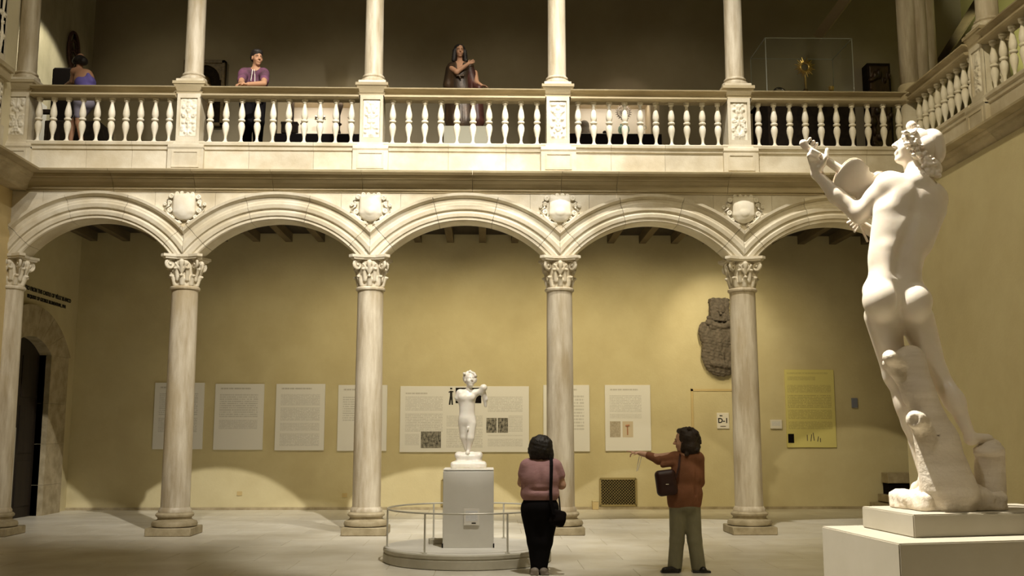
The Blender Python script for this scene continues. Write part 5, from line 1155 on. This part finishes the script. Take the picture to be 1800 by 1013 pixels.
bm = bmesh.new(); lathe(bm, [(.0, 0), (.06, 0), (.065, .02), (.045, .05), (.10, .11), (.12, .17), (.11, .24), (.07, .28), (.08, .30), (.0, .30)], 20, cap=False); link('glazed_pot', bm_mesh('glazed_pot', bm), 'green_glaze', t, True)
t = thing('glass_vase', 'pale glass vase at the right of the right display case', 'vase', (P(1126, 225, 20.35).x, 20.3, z1))
bm = bmesh.new(); lathe(bm, [(.0, 0), (.05, 0), (.05, .02), (.02, .05), (.05, .12), (.065, .2), (.04, .28), (.055, .33), (.05, .33), (.035, .28), (.0, .26)], 18, cap=False); link('vase_body', bm_mesh('vase_body', bm), 'vase', t, True)
bm = bmesh.new(); torus(bm, .04, .008, 12, 5, Matrix.Translation((.075, 0, .22)) @ Matrix.Rotation(pi/2, 4, 'X')); link('vase_handle', bm_mesh('vase_handle', bm), 'vase', t, True)

# painted robed statue on a plinth
YP = 18.3
a, b_ = P(780, 221, YP-.35), P(857, 256, YP-.35)
t = thing('statue_plinth', 'low grey plinth under the painted robed statue', 'plinth', ((a.x+b_.x)/2, YP, ZF2))
zt = a.z-ZF2
boxobj('plinth_body', (-(b_.x-a.x)/2, -.35, 0), ((b_.x-a.x)/2, .35, zt), 'plinth_grey', t, .005)
st = thing('robed_statue', 'painted wooden statue with long black hair and dark gilded robe on the upper gallery', 'statue', ((a.x+b_.x)/2, YP, ZF2+zt))
S = lambda x, y, dy=0: P(x, y, YP+dy)
b = [cap(S(808, 108), S(808, 100), .055, .05, .02), cap(S(797, 116), S(824, 116), .075, .07, .04), ell(S(809, 128), (.19, .13, .2), .05), cap(S(793, 120, -.05), S(803, 127, -.2), .055, .05, .03), cap(S(803, 127, -.2), S(822, 113, -.22), .045, .033, .02), cap(S(835, 128), S(838, 145, -.15), .05, .045, .03), cap(S(838, 145, -.15), S(846, 150, -.25), .04, .03, .02), cap(S(802, 195, -.1), S(804, 216, -.13), .055, .035, .03), ell(S(804, 218, -.2), (.04, .09, .03), .02)]
hb, hg, HB = head(S(808, 90, -.02), (.15, -.97, -.05), (0, -.05, .99), 1.12); b += hb
b += hand(S(822, 113, -.22), (.8, -.2, .4), (0, 1, 0), 1, 1, .3); b += hand(S(846, 150, -.25), (.8, -.3, -.2), (0, 0, -1), 1, 1, .4)
sdf('carved_body', b, .0105, 'skin', None, st); eyes(hg, st, HB)
sdf('long_hair', [ell(hg(0, -.03, .05), (.105, .11, .085), .03, rot=HB), cap(hg(-.08, 0, 0), hg(-.10, .01, -.16), .045, .04, .03), cap(hg(.08, 0, 0), hg(.10, .01, -.16), .045, .04, .03), cap(hg(0, -.08, 0), hg(0, -.08, -.14), .07, .08, .03)], .0105, 'hair', None, st, noise=.002, nscale=50)
rb = [cap(S(795, 117), S(826, 117), .085, .08, .04), ell(S(808, 130, .0), (.23, .17, .2), .06), cap(S(808, 140), S(812, 175), .22, .26, .05, flat=((0, 1, 0), .7)), cap(S(812, 175), S(812, 214), .26, .31, .05, flat=((0, 1, 0), .75)), cap(S(792, 122), S(788, 150), .09, .10, .04), cap(S(790, 150), S(790, 210), .08, .09, .04), cap(S(808, 107, -.03), S(808, 120, -.16), .055, .05, .02, '-'), cap(S(800, 200, -.28), S(804, 222, -.3), .09, .08, .03, '-')]
for k in range(9): rb.append(cap(S(788+k*5.5, 140, -.21), S(786+k*6.4, 214, -.25), .012, .018, .03, '-'))
rb += [cap(S(803, 133, -.2), S(815, 133, -.2), .02, .02, .02), cap(S(800, 125, -.17), S(810, 138, -.21), .018, .015, .015)]
sdf('gilded_robe', rb, .0115, 'robe', None, st)
rd = [cap(S(826, 126, -.02), S(834, 160, -.05), .10, .14, .04), cap(S(834, 160, -.05), S(836, 212, -.05), .14, .17, .04), cap(S(832, 150, -.1), S(842, 156, -.25), .08, .07, .03)]
for k in range(4): rd.append(cap(S(824+k*6, 140, -.2), S(824+k*8, 212, -.24), .012, .016, .03, '-'))
sdf('red_mantle', rd, .0115, 'robe_red', None, st)

# table case with glass cover and gold objects
yn, yf = 17.0, 18.0
a, b_ = P(1345, 68, yn), P(1497, 68, yn); zb = P(1400, 163, 16.97).z-.045
t = thing('glass_table_case', 'dark table case with a tall clear glass cover on the right of the balcony', 'display case', ((a.x+b_.x)/2, (yn+yf)/2, ZF2)); L = t.location; w_ = (b_.x-a.x)/2; hd = (yf-yn)/2; zb -= ZF2; zt = a.z-ZF2
boxobj('table_body', (-w_-.0, -hd, 0), (w_+.0, hd, zb), 'wood_dark', t); boxobj('table_top', (-w_-.03, -hd-.03, zb), (w_+.03, hd+.03, zb+.04), 'wood_dark', t)
zb += .04
for nm, p0, p1 in (('glass_pane', (-w_, -hd, zb), (w_, -hd+.012, zt)), ('glass_pane', (-w_, hd-.012, zb), (w_, hd, zt)), ('glass_pane', (-w_, -hd+.013, zb), (-w_+.012, hd-.013, zt)), ('glass_pane', (w_-.012, -hd+.013, zb), (w_, hd-.013, zt)), ('glass_top', (-w_, -hd, zt+.001), (w_, hd, zt+.014))): boxobj(nm, p0, p1, 'glass', t)
for x_ in (-w_, w_):
    for y_ in (-hd, hd): boxobj('edge_strip', (x_-.006, y_-.006, zb), (x_+.006, y_+.006, zt), 'vase', t)
for y_ in (-hd, hd): boxobj('edge_strip', (-w_, y_-.006, zt+.008), (w_, y_+.006, zt+.02), 'vase', t)
for x_ in (-w_, w_): boxobj('edge_strip', (x_-.006, -hd, zt+.008), (x_+.006, hd, zt+.02), 'vase', t)
boxobj('display_riser', (-w_*.8, -.22, zb), (w_*.8, .22, zb+.06), 'wood_dark', t)
ztop = ZF2+zb+.06
def goldthing(name, label, cat, x, Y, parts):
    p = P(x, 150, Y); t = thing(name, label, cat, (p.x, Y, ztop), 0, None)
    for nm, fn, m_ in parts:
        bm = bmesh.new(); fn(bm); o = link(nm, bm_mesh(nm, bm), m_, t, True); smooth_angle(o.data, 40)
    return t
zc_ = P(1416, 118, 17.5).z-ztop
goldthing('monstrance', 'gold monstrance with a spiky round head inside the glass cover', 'monstrance', 1416, 17.5, [
    ('foot', lambda bm: lathe(bm, [(.10, 0), (.10, .02), (.06, .05), (.025, .08), (.02, .14), (.045, .18), (.02, .22), (.018, zc_-.14)], 16), 'gold'),
    ('round_head', lambda bm: torus(bm, .075, .018, 24, 8, Matrix.Translation((0, 0, zc_)) @ Matrix.Rotation(pi/2, 4, 'X')), 'gold'),
    ('rays', lambda bm: [tube(bm, [(cos(k*pi/12)*.09, 0, zc_+sin(k*pi/12)*.09), (cos(k*pi/12)*(.19 if k % 2 else .15), 0, zc_+sin(k*pi/12)*(.19 if k % 2 else .15))], [.017, .006], 5) for k in range(24)], 'gold')])
goldthing('gold_chalice', 'small gold chalice at the right inside the glass cover', 'chalice', 1461, 17.5, [('cup', lambda bm: lathe(bm, [(.04, 0), (.04, .012), (.012, .04), (.012, .13), (.03, .15), (.045, .2), (.05, .24), (.0, .24)], 14, cap=False), 'gold')])
goldthing('jewelled_circlet', 'silver gilt crown shaped ring at the left inside the glass cover', 'crown', 1370, 17.5, [('band', lambda bm: torus(bm, .10, .02, 20, 6, Matrix.Translation((0, 0, .13)) @ Matrix.Rotation(pi/2-.4, 4, 'X')), 'silver'), ('stand', lambda bm: lathe(bm, [(.05, 0), (.05, .01), (.01, .02), (.01, .06)], 10), 'dark')])
goldthing('gold_brooch', 'small spiky gold ornament beside the crown shaped ring', 'ornament', 1388, 17.45, [('spikes', lambda bm: [tube(bm, [(0, 0, .05), (cos(k*pi/9)*.10, 0, .06+sin(k*pi/9)*.11)], [.014, .003], 5) for k in range(10)], 'bronze'), ('stem', lambda bm: lathe(bm, [(.035, 0), (.035, .01), (.012, .03), (.012, .06)], 10), 'gold')])
goldthing('silver_box', 'small bright silver box at the foot of the monstrance', 'box', 1427, 17.35, [('box_body', lambda bm: box(bm, -.05, -.03, 0, .05, .03, .05, .005), 'silver'), ('box_lid', lambda bm: box(bm, -.053, -.033, .052, .053, .033, .07, .005), 'silver')])
# dark carved relief at the right
a, b_ = P(1527, 108, 20.3), P(1575, 250, 20.3)
t = thing('dark_altarpiece', 'tall dark gilded wood relief beside the right corner pier', 'relief', ((a.x+b_.x)/2, 20.4, ZF2)); w_ = (b_.x-a.x)/2; h_ = a.z-ZF2
boxobj('backboard', (-w_, 0, 0), (w_, .3, h_), 'wood_dark', t)
rnd = random.Random(12); pr_ = []
for i in range(46): pr_.append(ell(t.location+Vector((rnd.uniform(-w_*.85, w_*.85), -.02, rnd.uniform(.1, h_-.12))), (rnd.uniform(.03, .09), .06, rnd.uniform(.04, .12)), .02))
sdf('carved_scene', pr_+[bx(t.location+Vector((0, .01, h_/2)), (w_*.86, .03, h_/2-.06), .02)], .018, 'robe', None, t)

q = PX(68, 217, XL)
t = thing('lit_doorway_board', 'white board standing for a lit doorway low on the left end wall of the upper gallery', 'panel', (XL, q.y, q.z)); boxobj('panel_board', (.001, -.24, -.42), (.03, .24, .40), 'board', t, .004)  # plain white board put in place of a brightly lit doorway
